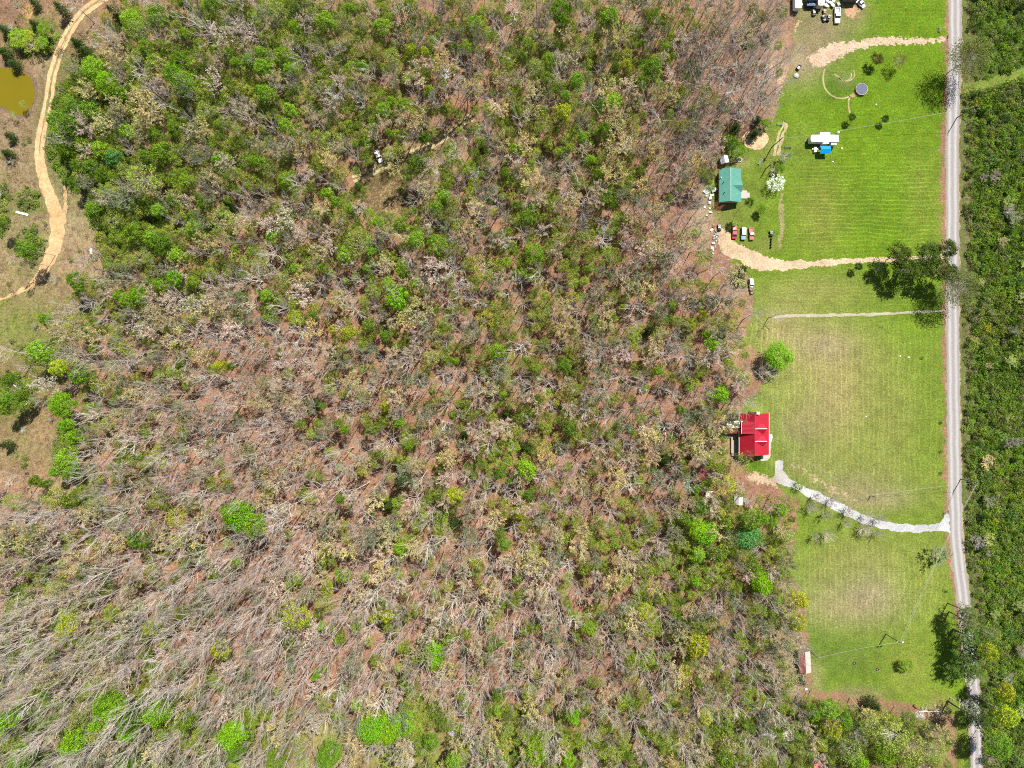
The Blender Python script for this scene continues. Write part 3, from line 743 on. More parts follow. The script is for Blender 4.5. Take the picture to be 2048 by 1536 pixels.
def leafy_tree(seed, h=14.0, R=3.7, clumps=54, per=42, ls=0.44, sparse=0.0, flat=0.8, stem=True):
    """broadleaf in fresh leaf: crown of separate leaf clumps with gaps between them"""
    t = Tree(seed); r = t.r
    if stem:
        pts, _ = t.path(Vector((0, 0, -0.3)), Vector((r.uniform(-.05, .05), r.uniform(-.05, .05), 1)).normalized(), h * 0.8, 0.17, 0.06, 6, 0.03, n=6, crown=False)
    zc = h * 0.72; rz = h * 0.25
    lobes = [(r.uniform(0, 2 * PI), r.uniform(0.75, 1.2)) for _ in range(5)]
    for i in range(clumps):
        u = (i + 0.5) / clumps
        z = 1 - 1.25 * u ** 0.9
        a = i * 2.399 + r.uniform(-0.5, 0.5)
        rad = math.sqrt(max(0.02, 1 - max(-0.2, z) ** 2)) * r.uniform(0.55, 1.0)
        k = 1.0
        for la, lk in lobes: k += (lk - 1) * max(0, math.cos(a - la)) ** 3
        c = Vector((math.cos(a) * rad * R * k, math.sin(a) * rad * R * k, zc + z * rz * flat * r.uniform(0.75, 1.05)))
        cr = R * r.uniform(0.20, 0.34)
        if stem: t.limb(pts[-2].lerp(pts[-1], r.random()) - Vector((0, 0, r.uniform(0, h * 0.25))), c - Vector((0, 0, cr * 0.4)), 0.05, 0.018, 3)
        for _ in range(int(per * r.uniform(0.6, 1.2) * (1 - sparse))):
            v = Vector((r.gauss(0, 1), r.gauss(0, 1), r.gauss(0.35, 0.9))).normalized()
            p = c + Vector((v.x, v.y, v.z * 0.75)) * cr * r.uniform(0.55, 1.08)
            nn = (v + Vector((r.gauss(0, .45), r.gauss(0, .45), r.gauss(0.25, .45)))).normalized()
            t.leaf(p, ls * r.uniform(0.65, 1.3), mi=1, nrm=nn)
    return t

def cedar(seed, h=8.5, R=2.0, n=1300, ls=0.34, spread=1.0):
    """dark evergreen: layered sprays narrowing to a tip"""
    t = Tree(seed); r = t.r
    t.path(Vector((0, 0, -0.2)), Vector((0, 0, 1)), h * 0.93, 0.13, 0.03, 5, 0.015, n=6, crown=False)
    nb = 60
    for i in range(nb):
        f = (i + r.random()) / nb
        z = h * (0.12 + 0.86 * f)
        a = i * 2.399; L = R * (1 - f ** spread) ** 0.8 * r.uniform(0.7, 1.15) + 0.12
        e = Vector((math.cos(a) * L, math.sin(a) * L, z + L * 0.25))
        b = Vector((0, 0, z)); t.limb(b, e, 0.025, 0.01, 3)
        for _ in range(int(n / nb * (0.4 + L / R))):
            g = r.uniform(0.3, 1.05)
            p = b.lerp(e, g) + Vector((r.gauss(0, .16), r.gauss(0, .16), r.gauss(0, .13))) * (0.6 + g)
            t.leaf(p, ls * r.uniform(0.6, 1.3), 0.7, asp=0.45)
    return t

def pine(seed, h=17.0, R=3.6, n=34, fork=0.5):
    """tall open pine: bare lower stem, tufted boughs at the top"""
    t = Tree(seed); r = t.r
    pts, _ = t.path(Vector((0, 0, -0.3)), Vector((0.01, 0.02, 1)).normalized(), h * 0.95, 0.24, 0.06, 7, 0.018, n=6, crown=False)
    for i in range(n):
        f = fork + (1 - fork) * (i + r.random()) / n
        p = pts[min(6, int(f * 7))].lerp(pts[min(7, int(f * 7) + 1)], f * 7 - int(f * 7)) if f < 0.999 else pts[-1]
        a = i * 2.399 + r.uniform(-.3, .3); L = R * (1.05 - 0.7 * ((f - fork) / (1 - fork)) ** 1.6) * r.uniform(0.6, 1.1)
        dd = Vector((math.cos(a), math.sin(a), r.uniform(0.05, 0.4))).normalized()
        q, _ = t.path(p, dd, L, 0.06, 0.02, 3, 0.08, n=3)
        for _ in range(int(9 * L / R) + 3):
            c = q[0].lerp(q[-1], r.uniform(0.35, 1.05)) + Vector((r.gauss(0, .3), r.gauss(0, .3), r.gauss(0.05, .2)))
            for _ in range(7):
                t.leaf(c + Vector((r.gauss(0, .2), r.gauss(0, .2), r.gauss(0, .15))), 0.42 * r.uniform(0.7, 1.2), 0.8, asp=0.4)
    return t

def shrub(seed, R=1.0, n=90, ls=0.3, h=1.1, stems=5):
    t = Tree(seed); r = t.r
    for i in range(stems):
        a = r.uniform(0, 2 * PI); t.limb(Vector((0, 0, -0.1)), Vector((math.cos(a) * R * .6, math.sin(a) * R * .6, h * .8)), 0.03, 0.012, 3)
    nc = max(5, int(R * 9))
    for i in range(nc):
        a = i * 2.399; rad = R * math.sqrt((i + .5) / nc) * r.uniform(.75, 1)
        c = Vector((math.cos(a) * rad, math.sin(a) * rad, h * (1 - 0.55 * (rad / R) ** 2) * r.uniform(.6, 1)))
        for _ in range(int(n / nc)):
            v = Vector((r.gauss(0, 1), r.gauss(0, 1), r.gauss(.4, .8))).normalized()
            t.leaf(c + v * 0.36 * R ** 0.5 * r.uniform(.5, 1), ls * r.uniform(.6, 1.3), nrm=(v + Vector((r.gauss(0, .4), r.gauss(0, .4), .3))).normalized())
    return t

PROTO = {
    'bare': [bare_tree(100 + i, h=22, R=4.2 + 0.3 * (i % 3), trunk_r=0.24).meshes('bare_tree', M['bark'], M['leaf']) for i in range(8)],
    'bud': [bare_tree(200 + i, h=17, R=4.0, bud=5, budsize=0.42, fork=0.45).meshes('budding_tree', M['bark'], M['leaf']) for i in range(5)],
    'sparse': [leafy_tree(300 + i, h=15, R=4.0, clumps=44, per=30, ls=0.36, sparse=0.1).meshes('thin_tree', M['bark'], M['leaf']) for i in range(4)],
    'leafy': [leafy_tree(400 + i, h=14, R=3.7).meshes('leafy_tree', M['bark'], M['leaf']) for i in range(6)],
    'big': [leafy_tree(500 + i, h=15, R=5.6, clumps=95, per=52, ls=0.46).meshes('broad_tree', M['bark'], M['leaf']) for i in range(3)],
    'cedar': [cedar(600 + i).meshes('cedar', M['dark_bark'], M['leaf']) for i in range(4)],
    'pine': [pine(700 + i).meshes('pine', M['dark_bark'], M['leaf']) for i in range(3)],
    'bloom': [leafy_tree(800 + i, h=9, R=3.4, clumps=40, per=26, ls=0.34, sparse=0.1).meshes('blossom_tree', M['bark'], M['petal']) for i in range(3)],
    'shrub': [shrub(900 + i, R=1.5, n=170, h=1.6, ls=0.34).meshes('shrub', M['bark'], M['leaf']) for i in range(4)],
    'wide': [leafy_tree(880 + i, h=15, R=7.0, clumps=150, per=36, ls=0.36).meshes('wide_tree', M['bark'], M['leaf']) for i in range(2)],
    'small': [bare_tree(950 + i, h=4.4, R=1.5, fine=0.6, bud=1, budsize=0.22, trunk_r=0.06, fork=0.35).meshes('sapling', M['bark'], M['leaf']) for i in range(3)],
}
PH = {'wide': 15, 'bare': 22, 'bud': 17, 'sparse': 15, 'leafy': 14, 'big': 15, 'cedar': 8.5, 'pine': 17, 'bloom': 9, 'shrub': 1.6, 'small': 4.4}
PR = {'wide': 7.4, 'bare': 4.7, 'bud': 4.2, 'sparse': 4.2, 'leafy': 4.0, 'big': 5.9, 'cedar': 2.1, 'pine': 3.7, 'bloom': 3.6, 'shrub': 1.6, 'small': 1.6}
CF = {'wide': 0.75, 'bare': 0.74, 'bud': 0.72, 'sparse': 0.75, 'leafy': 0.75, 'big': 0.75, 'cedar': 0.45, 'pine': 0.8, 'bloom': 0.75, 'shrub': 0.6, 'small': 0.7}

COLR = {   # foliage colours
    'g': (0.30, 0.49, 0.04), 'G': (0.27, 0.50, 0.025), 'Y': (0.46, 0.52, 0.04), 'y': (0.37, 0.44, 0.09), 'm': (0.20, 0.33, 0.03), 'd': (0.06, 0.105, 0.022),
    's': (0.20, 0.24, 0.12), 'o': (0.56, 0.49, 0.19), 'p': (0.60, 0.51, 0.39), 'w': (0.80, 0.80, 0.76), 'b': (0.30, 0.26, 0.22), 'L': (0.16, 0.36, 0.09), 'r': (0.35, 0.13, 0.07),
}
PLANTS = []      # (root, kind label word, category, px, py, r, colour key)
BASES = []
def tree(px, py, rpx, kind, col, name=None, cat=None, label=None, group=None, hgt=None, rng=RNG, base=False, cc=None):
    """a tree whose crown shows at px, py with radius rpx photograph pixels"""
    R = max(0.3, rpx * S * 0.94)
    ms = PROTO[kind][rng.randrange(len(PROTO[kind]))]
    sxy = R / PR[kind]
    if hgt is None:
        hgt = PH[kind] * (0.62 + 0.38 * min(1.35, sxy)) * rng.uniform(0.88, 1.12)
    sz = hgt / PH[kind]
    p = P(px, py) if base else P(px, py, hgt * CF[kind])
    z = T(p.x, p.y)
    root = empty(name or {'wide': 'leafing_tree', 'bare': 'bare_tree', 'bud': 'budding_tree', 'sparse': 'leafing_tree', 'leafy': 'leafy_tree', 'big': 'leafy_tree', 'cedar': 'evergreen_tree', 'pine': 'pine_tree', 'bloom': 'blossom_tree', 'shrub': 'shrub', 'small': 'sapling'}[kind],
                 (p.x, p.y, z), rng.uniform(0, 2 * PI))
    tw = 0.13 if kind in ('bare', 'bud') else 0.06
    root.rotation_euler = (rng.gauss(0, tw * 0.35), rng.gauss(0, tw * 0.35), root.rotation_euler[2])
    root.scale = (sxy, sxy, sz)
    names = ['trunk', 'crown'] if len(ms) == 2 else ['crown']
    for nm, me in zip(names, ms):
        o = bpy.data.objects.new(nm, me); COL.objects.link(o); o.parent = root
        if nm == 'crown':
            c = cc or COLR[col]; v = rng.uniform(0.84, 1.16)
            o.color = (c[0] * v * rng.uniform(.9, 1.1), c[1] * v, c[2] * v * rng.uniform(.85, 1.2), 1)
    c_ = cat or {'wide': 'leafing tree', 'bare': 'bare tree', 'bud': 'budding tree', 'sparse': 'leafing tree', 'leafy': 'leafy tree', 'big': 'leafy tree', 'cedar': 'evergreen', 'pine': 'pine', 'bloom': 'blossom tree', 'shrub': 'shrub', 'small': 'sapling'}[kind]
    tag(root, label, c_, group)
    if label is None: PLANTS.append((root, kind, c_, px, py, rpx, col))
    BASES.append((px, py, rpx))
    return root

# hand-placed crowns: x, y, radius in photograph pixels and a colour letter
HAND = """
228,25,14,d 160,93,20,d 178,110,16,d 236,30,14,d 262,43,24,g 312,33,20,g 367,8,18,m 425,10,18,m 368,68,13,g 293,97,14,g 275,60,20,y 312,122,17,g 345,145,20,g 360,122,20,m 398,112,16,y 367,165,25,g 433,105,12,g 457,107,14,m 472,128,13,g 497,122,15,g
138,135,20,y 187,140,28,g 210,160,22,G 220,175,24,g 240,186,16,g 185,198,24,d 175,220,20,m 112,240,22,m 140,250,24,m 120,268,22,m 252,262,19,g 310,265,14,g 275,245,16,y 345,258,17,m 410,220,17,y 447,245,14,y 475,262,12,y 200,298,22,g 165,290,18,m 225,312,18,L 325,302,22,m 290,312,14,m 390,322,18,s 435,320,13,g 460,317,8,g 508,322,13,g 150,363,13,m 280,358,30,y 375,362,17,g 462,347,15,y 300,222,26,o 155,330,16,m 182,335,16,m 205,345,14,m 130,300,18,m 150,210,16,m
38,75,20,g 62,90,18,y 85,60,16,m 70,50,12,d 85,85,14,g 55,70,14,Y 45,208,9,y 25,228,8,y 22,273,13,d 16,308,15,d 12,105,18,d 125,20,16,d
532,15,22,y 550,24,20,y 597,22,24,d 650,40,20,g 687,42,20,y 700,22,14,g 724,45,18,y 765,55,19,g 820,8,18,g 592,55,15,g 570,105,17,g 522,105,14,g 527,138,20,g 527,185,18,g 580,140,14,g 607,152,10,y 670,88,11,y 735,80,11,y 725,135,14,g 757,100,13,y 782,118,20,y 825,103,15,Y 848,105,11,Y 922,12,18,y 947,48,15,g 934,98,14,g 883,60,10,y 859,183,13,g 884,220,10,m 845,250,14,m 850,273,14,m 835,327,20,m 767,220,15,g 807,212,16,g 780,205,12,g 780,267,10,g 572,252,18,g 659,285,24,y 580,220,16,g 667,322,20,o 750,283,8,m 724,285,8,m 570,360,18,g 820,357,8,g 717,372,9,m 517,328,15,g 1007,347,12,m 965,298,15,d 887,148,18,w 950,347,15,w 875,350,12,w 962,110,6,w 830,170,22,p
1116,22,24,m 1124,48,15,m 1145,8,16,s 1220,32,22,g 1056,88,14,g 1044,112,12,m 1170,95,22,y 1100,118,15,g 1070,135,19,y 1094,160,16,m 1152,160,14,g 1132,193,11,g 1152,212,15,y 1128,228,20,Y 1094,252,14,y 1250,132,14,Y 1230,130,8,g 1242,85,20,o 1220,55,14,y 1374,38,14,y 1314,42,18,m 1345,50,14,y 1282,92,9,g 1294,108,10,y 1334,96,9,g 1300,135,22,m 1284,170,19,m 1225,200,20,g 1200,212,14,m 1244,208,10,y 1228,228,20,o 1208,255,15,m 1227,252,13,d 1164,278,11,g 1234,292,25,o 1270,300,14,o 1180,320,13,g 1196,350,13,m 1232,352,24,o 1280,376,18,o 1332,200,22,o 1328,135,12,p 1036,302,15,g 1030,218,13,m 1068,230,20,o 1515,50,17,s 1425,200,16,y 1464,291,17,m 1447,305,9,m 1515,240,13,d 1531,245,13,m 1404,345,13,y 1281,342,9,g 1344,248,12,y 1272,240,12,y 1490,92,9,m
315,424,16,g 345,402,12,m 215,412,14,g 190,420,22,m 270,466,22,m 322,484,24,m 300,478,18,g 388,457,17,g 442,440,26,y 420,484,19,o 352,512,18,g 278,520,17,y 348,557,19,G 320,568,15,g 385,564,15,g 240,594,14,G 277,592,17,G 255,600,16,g 155,652,24,y 195,672,18,o 118,735,20,Y 160,576,12,m 427,546,13,y 440,731,14,Y 462,734,9,m 398,616,24,p 465,661,20,p 80,702,22,g 58,496,18,m 52,520,12,p 300,738,14,p 350,760,14,p 162,750,22,m 5,446,12,m 390,428,14,y 412,406,13,m 462,414,15,d 125,700,18,y 100,715,16,g 225,440,20,y
544,474,15,g 592,541,14,g 567,559,18,y 534,592,14,g 624,526,17,y 647,539,14,m 657,389,13,g 674,404,14,g 702,416,12,g 680,440,20,y 717,484,28,y 744,504,13,g 697,509,16,g 754,449,14,g 800,449,18,m 830,479,20,g 874,491,20,g 912,496,12,y 890,394,15,g 875,416,18,m 887,449,14,s 867,536,30,p 832,566,12,G 774,569,16,g 792,598,22,G 804,544,16,m 837,616,26,o 817,646,20,o 972,534,24,y 999,539,12,y 967,641,20,Y 592,636,18,Y 667,661,12,Y 697,668,19,Y 684,694,12,Y 632,631,11,m 737,651,16,m 769,671,13,m 912,721,10,g 942,714,12,y 862,716,18,y 994,701,19,g 594,444,22,p 612,476,16,p 659,491,18,p 609,596,22,p 622,736,20,p 574,711,17,p 732,539,9,g 664,714,12,m 747,734,9,y
1216,399,20,m 1268,394,13,y 1070,508,24,g 1096,499,12,Y 1029,544,10,G 1184,539,10,g 1169,559,9,g 1147,592,13,Y 1222,596,15,y 1250,599,10,y 1244,616,9,Y 1164,474,14,y 1288,486,16,y 1284,454,11,o 1340,608,12,g 1315,611,8,w 1356,641,13,Y 1379,649,13,Y 1406,631,11,Y 1219,656,20,o 1072,656,12,y 1424,690,16,G 1413,672,10,G 1441,674,13,d 1456,701,18,y 1132,731,15,m 1074,739,12,g 1317,741,12,g 1080,689,9,m 1299,664,15,d 1429,569,12,y 1399,599,11,m 1054,434,18,m 1031,411,12,m 1076,464,14,p 1078,566,12,y 1226,559,16,s 1484,541,15,d
122,808,26,G 135,848,14,G 150,872,18,G 132,920,22,g 148,940,16,G 112,942,12,g 297,925,11,y 242,903,9,y 115,1000,22,y 140,998,14,m 480,1030,30,G 500,1048,22,G 460,1020,18,g 450,953,13,Y 457,973,11,y 350,1035,20,Y 280,1078,17,m 312,1000,15,y 282,790,18,o 192,1110,24,o 20,1103,24,o 22,798,18,m 90,1056,20,o
774,788,14,y 772,810,12,Y 796,845,14,G 835,824,22,s 744,855,15,m 633,806,16,d 677,845,10,G 693,861,10,G 635,847,11,m 863,784,9,m 907,828,8,g 929,871,14,d 816,891,14,m 764,907,11,m 802,962,25,d 794,925,13,d 778,1010,18,d 740,1058,20,s 724,941,14,Y 909,986,19,Y 891,905,18,o 911,917,18,o 1000,945,15,m 963,930,13,m 1012,828,13,d 1014,1022,16,Y 949,1123,14,Y 800,1095,14,G 778,1066,20,o 798,1048,8,G 695,1072,11,y 673,1143,8,G 911,1046,17,d 681,1002,11,m 1008,792,9,G 1012,875,11,o 1008,1090,16,m 1000,1066,13,m 653,1090,16,o
1056,941,22,G 1076,796,12,m 1137,857,16,m 1054,893,20,d 1201,869,9,y 1145,778,16,y 1443,788,19,G 1359,818,11,m 1411,883,30,o 1326,921,20,d 1355,909,16,o 1379,915,9,d 1421,913,12,y 1480,925,22,y 1496,914,13,r 1453,968,22,Y 1431,988,16,o 1290,974,11,y 1217,986,18,o 1036,1026,14,Y 1121,1058,13,o 1060,990,11,m 1205,1064,13,y 1387,978,13,m 1401,1018,18,m 1387,1058,22,G 1413,1072,26,G 1441,1026,10,Y 1492,1072,27,L 1526,1038,13,G 1543,1042,12,G 1484,1111,14,y 1363,1086,15,y 1343,1062,18,s 1242,1127,23,o 1157,1086,20,o 1076,1119,26,o 1197,941,10,y 1403,826,17,s 1306,1042,11,y 1570,1000,18,y 1560,1020,16,g
139,1251,18,Y 306,1251,17,Y 441,1293,17,Y 141,1354,16,o 183,1374,18,y 214,1414,24,G 238,1420,20,g 262,1440,24,m 315,1430,25,G 258,1466,17,G 149,1479,21,G 198,1470,16,y 157,1434,18,y 16,1440,20,G 371,1438,18,m 466,1462,27,G 476,1512,16,m 183,1188,9,w 109,1180,16,y 40,1515,18,m 40,1230,11,o 262,1527,15,m 97,1382,9,m 195,1445,14,g 225,1385,13,y
869,1303,26,G 595,1229,26,Y 641,1204,11,y 641,1249,7,g 774,1233,16,Y 718,1309,21,s 798,1335,9,Y 798,1295,9,Y 770,1462,34,G 738,1458,26,G 804,1446,24,g 822,1487,17,w 818,1523,11,w 903,1464,8,w 948,1500,8,w 651,1402,14,y 718,1412,11,g 863,1479,18,m 907,1519,17,g 661,1515,25,m 550,1515,18,m 968,1176,9,y 1004,1214,7,G 681,1160,8,G 895,1176,13,Y 994,1420,9,g 633,1348,8,G 826,1394,16,y 572,1350,13,o 996,1386,14,m
1147,1434,16,G 1177,1255,16,g 1290,1227,17,Y 1395,1291,26,Y 1371,1345,15,Y 1338,1247,8,w 1331,1268,8,w 1391,1164,12,G 1524,1170,24,G 1225,1160,22,o 1306,1168,16,o 1072,1507,25,g 1137,1517,17,G 1044,1462,14,y 1282,1378,13,y 1346,1386,17,y 1395,1366,11,m 1411,1434,15,Y 1492,1446,17,m 1451,1523,21,m 1250,1474,16,y 1258,1507,9,m 1205,1386,14,o 1459,1479,16,o 1407,1229,20,s 1480,1196,19,s 1524,1245,18,s 1338,1523,18,o 1530,1465,11,w 1467,1499,7,w
1598,1200,19,Y 1594,1245,17,Y 1560,1280,22,s 1600,1358,15,d 1745,1408,18,d 1669,1456,19,Y 1637,1491,13,Y 1576,1468,16,w 1541,1468,13,w 1657,1418,20,g 1625,1425,16,m 1786,1470,32,y 1740,1450,22,y 1826,1495,30,y 1770,1510,28,m 1870,1500,24,y 1838,1432,10,w 1955,1445,30,d 2000,1495,28,m 2012,1434,24,Y 2012,1385,20,Y 1975,1300,20,Y 1960,1402,15,d 1985,1270,18,y 1700,1500,26,y 1690,1440,18,m 1720,1530,22,g
15,705,28,b 48,728,18,b 180,532,24,b 212,552,20,b 150,560,16,m 192,602,24,b 218,640,20,b 90,640,14,g 60,715,14,y 20,760,14,m 45,790,13,m 10,820,14,m 62,770,12,y 102,770,18,p 85,800,15,b 15,890,13,d 20,960,22,b 60,1000,18,b 70,960,12,m 95,965,9,m 25,1000,16,y 162,762,18,b 190,795,22,b 186,836,22,b 182,905,22,b 150,12,24,b 30,130,15,d 10,60,14,d 35,12,14,b 70,8,12,d 100,50,12,y 1420,350,12,y 1402,345,11,y 1497,402,10,m 1434,417,10,r 1468,262,18,d 1452,283,12,m 1545,338,10,b 1560,335,12,m 1580,1090,16,b 1575,1130,18,s 1560,1060,18,o 1500,1040,20,m 1520,1100,20,b 1505,1130,18,m 1440,1110,20,m 1395,1110,18,g 1370,1040,16,m 1450,1050,14,m 1540,1010,18,b 1500,1000,20,b 1555,714,32,G 1525,417,12,m 1568,318,15,s 1551,366,20,w 1815,1330,17,m
"""
KIND = {'g': 'leafy', 'G': 'leafy', 'Y': 'leafy', 'y': 'sparse', 'm': 'leafy', 'd': 'cedar', 's': 'bud', 'o': 'bud', 'p': 'bud', 'w': 'bloom', 'L': 'leafy', 'r': 'bud', 'b': 'bare'}
for tok in HAND.split():
    x, y, r_, c = tok.split(','); x = float(x); y = float(y); r_ = float(r_)
    k = KIND[c]
    if c in 'GgmL' and r_ >= 24: k = 'big'
    if c == 'd' and r_ >= 22: k = 'pine'
    if c == 'Y' and RNG.random() < 0.35: k = 'sparse'
    h = {'bare': 9 + r_ * 0.4, 'leafy': 10.5 + r_ * 0.42, 'sparse': 11 + r_ * 0.4, 'bud': 12 + r_ * 0.33}.get(k)
    if x < 260 and y < 480: h = (h or 8) * 0.8
    if x < 760 and y > 960 and h: h *= 1.4
    if (x, y) == (30, 850): k = 'wide'; h = 12
    if k == 'cedar': h = 6 + r_ * 0.16
    if k == 'big': h = (24 if x < 760 and y > 960 else 16) + RNG.uniform(-1, 2)
    if 1500 < x < 1600 and y < 460 or (x, y) == (1815, 1330): h = 4.5
    if x == 1555: h = 10
    if x < 100 and y < 330: h = 4 + r_ * 0.1
    tree(x, y, r_, k, c, hgt=h)

# ------------------------------------------------------------------ the rest of the wood
WOOD = [(235, -30), (1585, -30), (1576, 60), (1562, 150), (1540, 225), (1490, 256), (1450, 290), (1428, 335), (1416, 400), (1412, 470), (1432, 530), (1496, 560), (1492, 600), (1462, 650), (1500, 712), (1528, 750),
        (1486, 810), (1452, 850), (1445, 930), (1500, 985), (1580, 1005), (1586, 1080), (1580, 1170), (1590, 1230), (1600, 1300), (1604, 1395), (1700, 1415), (1850, 1440), (1900, 1470), (1905, 1570),
        (-40, 1570), (-40, 965), (60, 1000), (150, 985), (180, 930), (165, 800), (150, 740), (110, 700), (100, 650), (150, 575), (200, 480), (180, 400), (145, 320), (125, 200), (150, 120), (200, 60)]
CLEAR = [(660, 1478, 48, 34), (780, 1525, 80, 16), (890, 1505, 22, 26), (770, 395, 34, 34), (740, 345, 26, 22), (760, 300, 16, 26), (1417, 988, 14, 14), (1474, 998, 12, 12), (1400, 945, 26, 16), (1640, 1528, 24, 18), (1605, 1320, 18, 26), (1590, 60, 20, 60), (900, 265, 20, 14), (840, 302, 20, 12), (800, 320, 20, 12), (865, 285, 18, 12)]
GREEN = ["536676445541", "997656435531", "998765455522", "568646754411", "244544455322", "244113344333", "253111244322", "243121233226", "332111322389", "332112222367", "433311222235", "455444556667"]
def greenness(px, py):
    i = min(11, max(0, int(px // 128))); j = min(11, max(0, int(py // 128)))
    return 0.95 if px > 1600 else int(GREEN[j][i]) / 10.0
r4 = random.Random(77)
GRID = {}
def gput(x, y, r): GRID.setdefault((int(x // 40), int(y // 40)), []).append((x, y, r))
for b_ in BASES: gput(*b_)
def ok(x, y, r, k=1.0):
    gi, gj = int(x // 40), int(y // 40)
    for a in (-1, 0, 1):
        for b_ in (-1, 0, 1):
            for (u, v, w) in GRID.get((gi + a, gj + b_), ()):
                if (x - u) ** 2 + (y - v) ** 2 < ((r + w) * 0.5 * k) ** 2: return False
    return True
HG = {}
for b_ in BASES: HG.setdefault((int(b_[0] // 40), int(b_[1] // 40)), []).append(b_)
def ok2(x, y, r, k):
    gi, gj = int(x // 40), int(y // 40)
    for a in (-1, 0, 1):
        for b_ in (-1, 0, 1):
            for (u, v, w) in HG.get((gi + a, gj + b_), ()):
                if (x - u) ** 2 + (y - v) ** 2 < ((r + w) * 0.5 * k) ** 2: return False
    return True
EXTRA = []
for _ in range(60000):
    x = r4.uniform(-25, 1640); y = r4.uniform(-25, 1560)
    if x > 1605: y = r4.uniform(1400, 1560); x = r4.uniform(1600, 1900)
    if not inside(x, y, WOOD): continue
    if any(((x - a) / c) ** 2 + ((y - b_) / d) ** 2 < 1 for a, b_, c, d in CLEAR): continue
    g = greenness(x, y); u = r4.random()
    sw = x < 720 and y > 650
    if u < g * 0.62: kind = 'green'
    elif u < g * 0.62 + 0.10: kind = 'olive'
    elif u < g * 0.62 + 0.125: kind = 'pale'
    else: kind = 'bare'
    R_ = {'green': r4.uniform(9, 17), 'olive': r4.uniform(13, 22), 'pale': r4.uniform(15, 22), 'bare': r4.uniform(17, 29)}[kind]
    kk_ = (1.10 if sw else 1.14) if kind == 'bare' else 0.95
    if 1330 < x < 1560 and y < 330: kk_ = 0.85
    if kind == 'bare' and not ok2(x, y, R_, 1.42 if not sw else 1.25): continue
    if min(math.hypot(x - a, y - b_) for a, b_ in TRAIL) < R_ + 4: continue
    if math.hypot((x - 775) / 1.15, y - 395) < 30 + R_ * .7: continue
    if not ok(x, y, R_, kk_): continue
    gput(x, y, R_)
    EXTRA.append((x, y, R_, kind))
lim = {'bare': 295, 'budding tree': 290, 'leafy tree': 290, 'leafing tree': 290}
cnt = {'bare': 0}
for rt, kd, c_, *_r in PLANTS: cnt[c_] = cnt.get(c_, 0) + 1
EXTRA.sort(key=lambda e: -e[2])
STUFF = {'bare': [], 'leaf': [], 'bud': []}
for x, y, R_, kind in EXTRA:
    far_ = math.hypot(x - 1024, y - 768)
    tall = 1.0 + 0.36 * max(0, min(1, (760 - x) / 260)) * max(0, min(1, (y - 620) / 160)) + 0.16 * (y > 1150)
    if kind == 'bare':
        if cnt['bare'] < lim['bare']:
            cnt['bare'] += 1
            tree(x, y, R_, 'bare', 'b', hgt=r4.uniform(18, 24) * tall, rng=r4)
        else: STUFF['bare'].append((x, y, R_, tall))
    elif kind == 'green':
        c = r4.choice('gggyymYG') if x > 330 or y > 480 else r4.choice('gggmmyy')
        k = KIND[c]
        kc = 'leafing tree' if k == 'sparse' else ('evergreen' if k == 'cedar' else 'leafy tree')
        if cnt.get(kc, 0) < lim.get(kc, 290):
            cnt[kc] = cnt.get(kc, 0) + 1
            tree(x, y, R_, k, c, rng=r4)
        else: STUFF['leaf'].append((x, y, R_, 1))
    else:
        c = 'o' if kind == 'olive' else 'p'
        if r4.random() < 0.3: c = 's'
        if cnt.get('budding tree', 0) < lim['budding tree']:
            cnt['budding tree'] = cnt.get('budding tree', 0) + 1
            tree(x, y, R_, 'bud', c, rng=r4)
        else: STUFF['bud'].append((x, y, R_, 1))
print('trees', cnt, {k: len(v) for k, v in STUFF.items()})

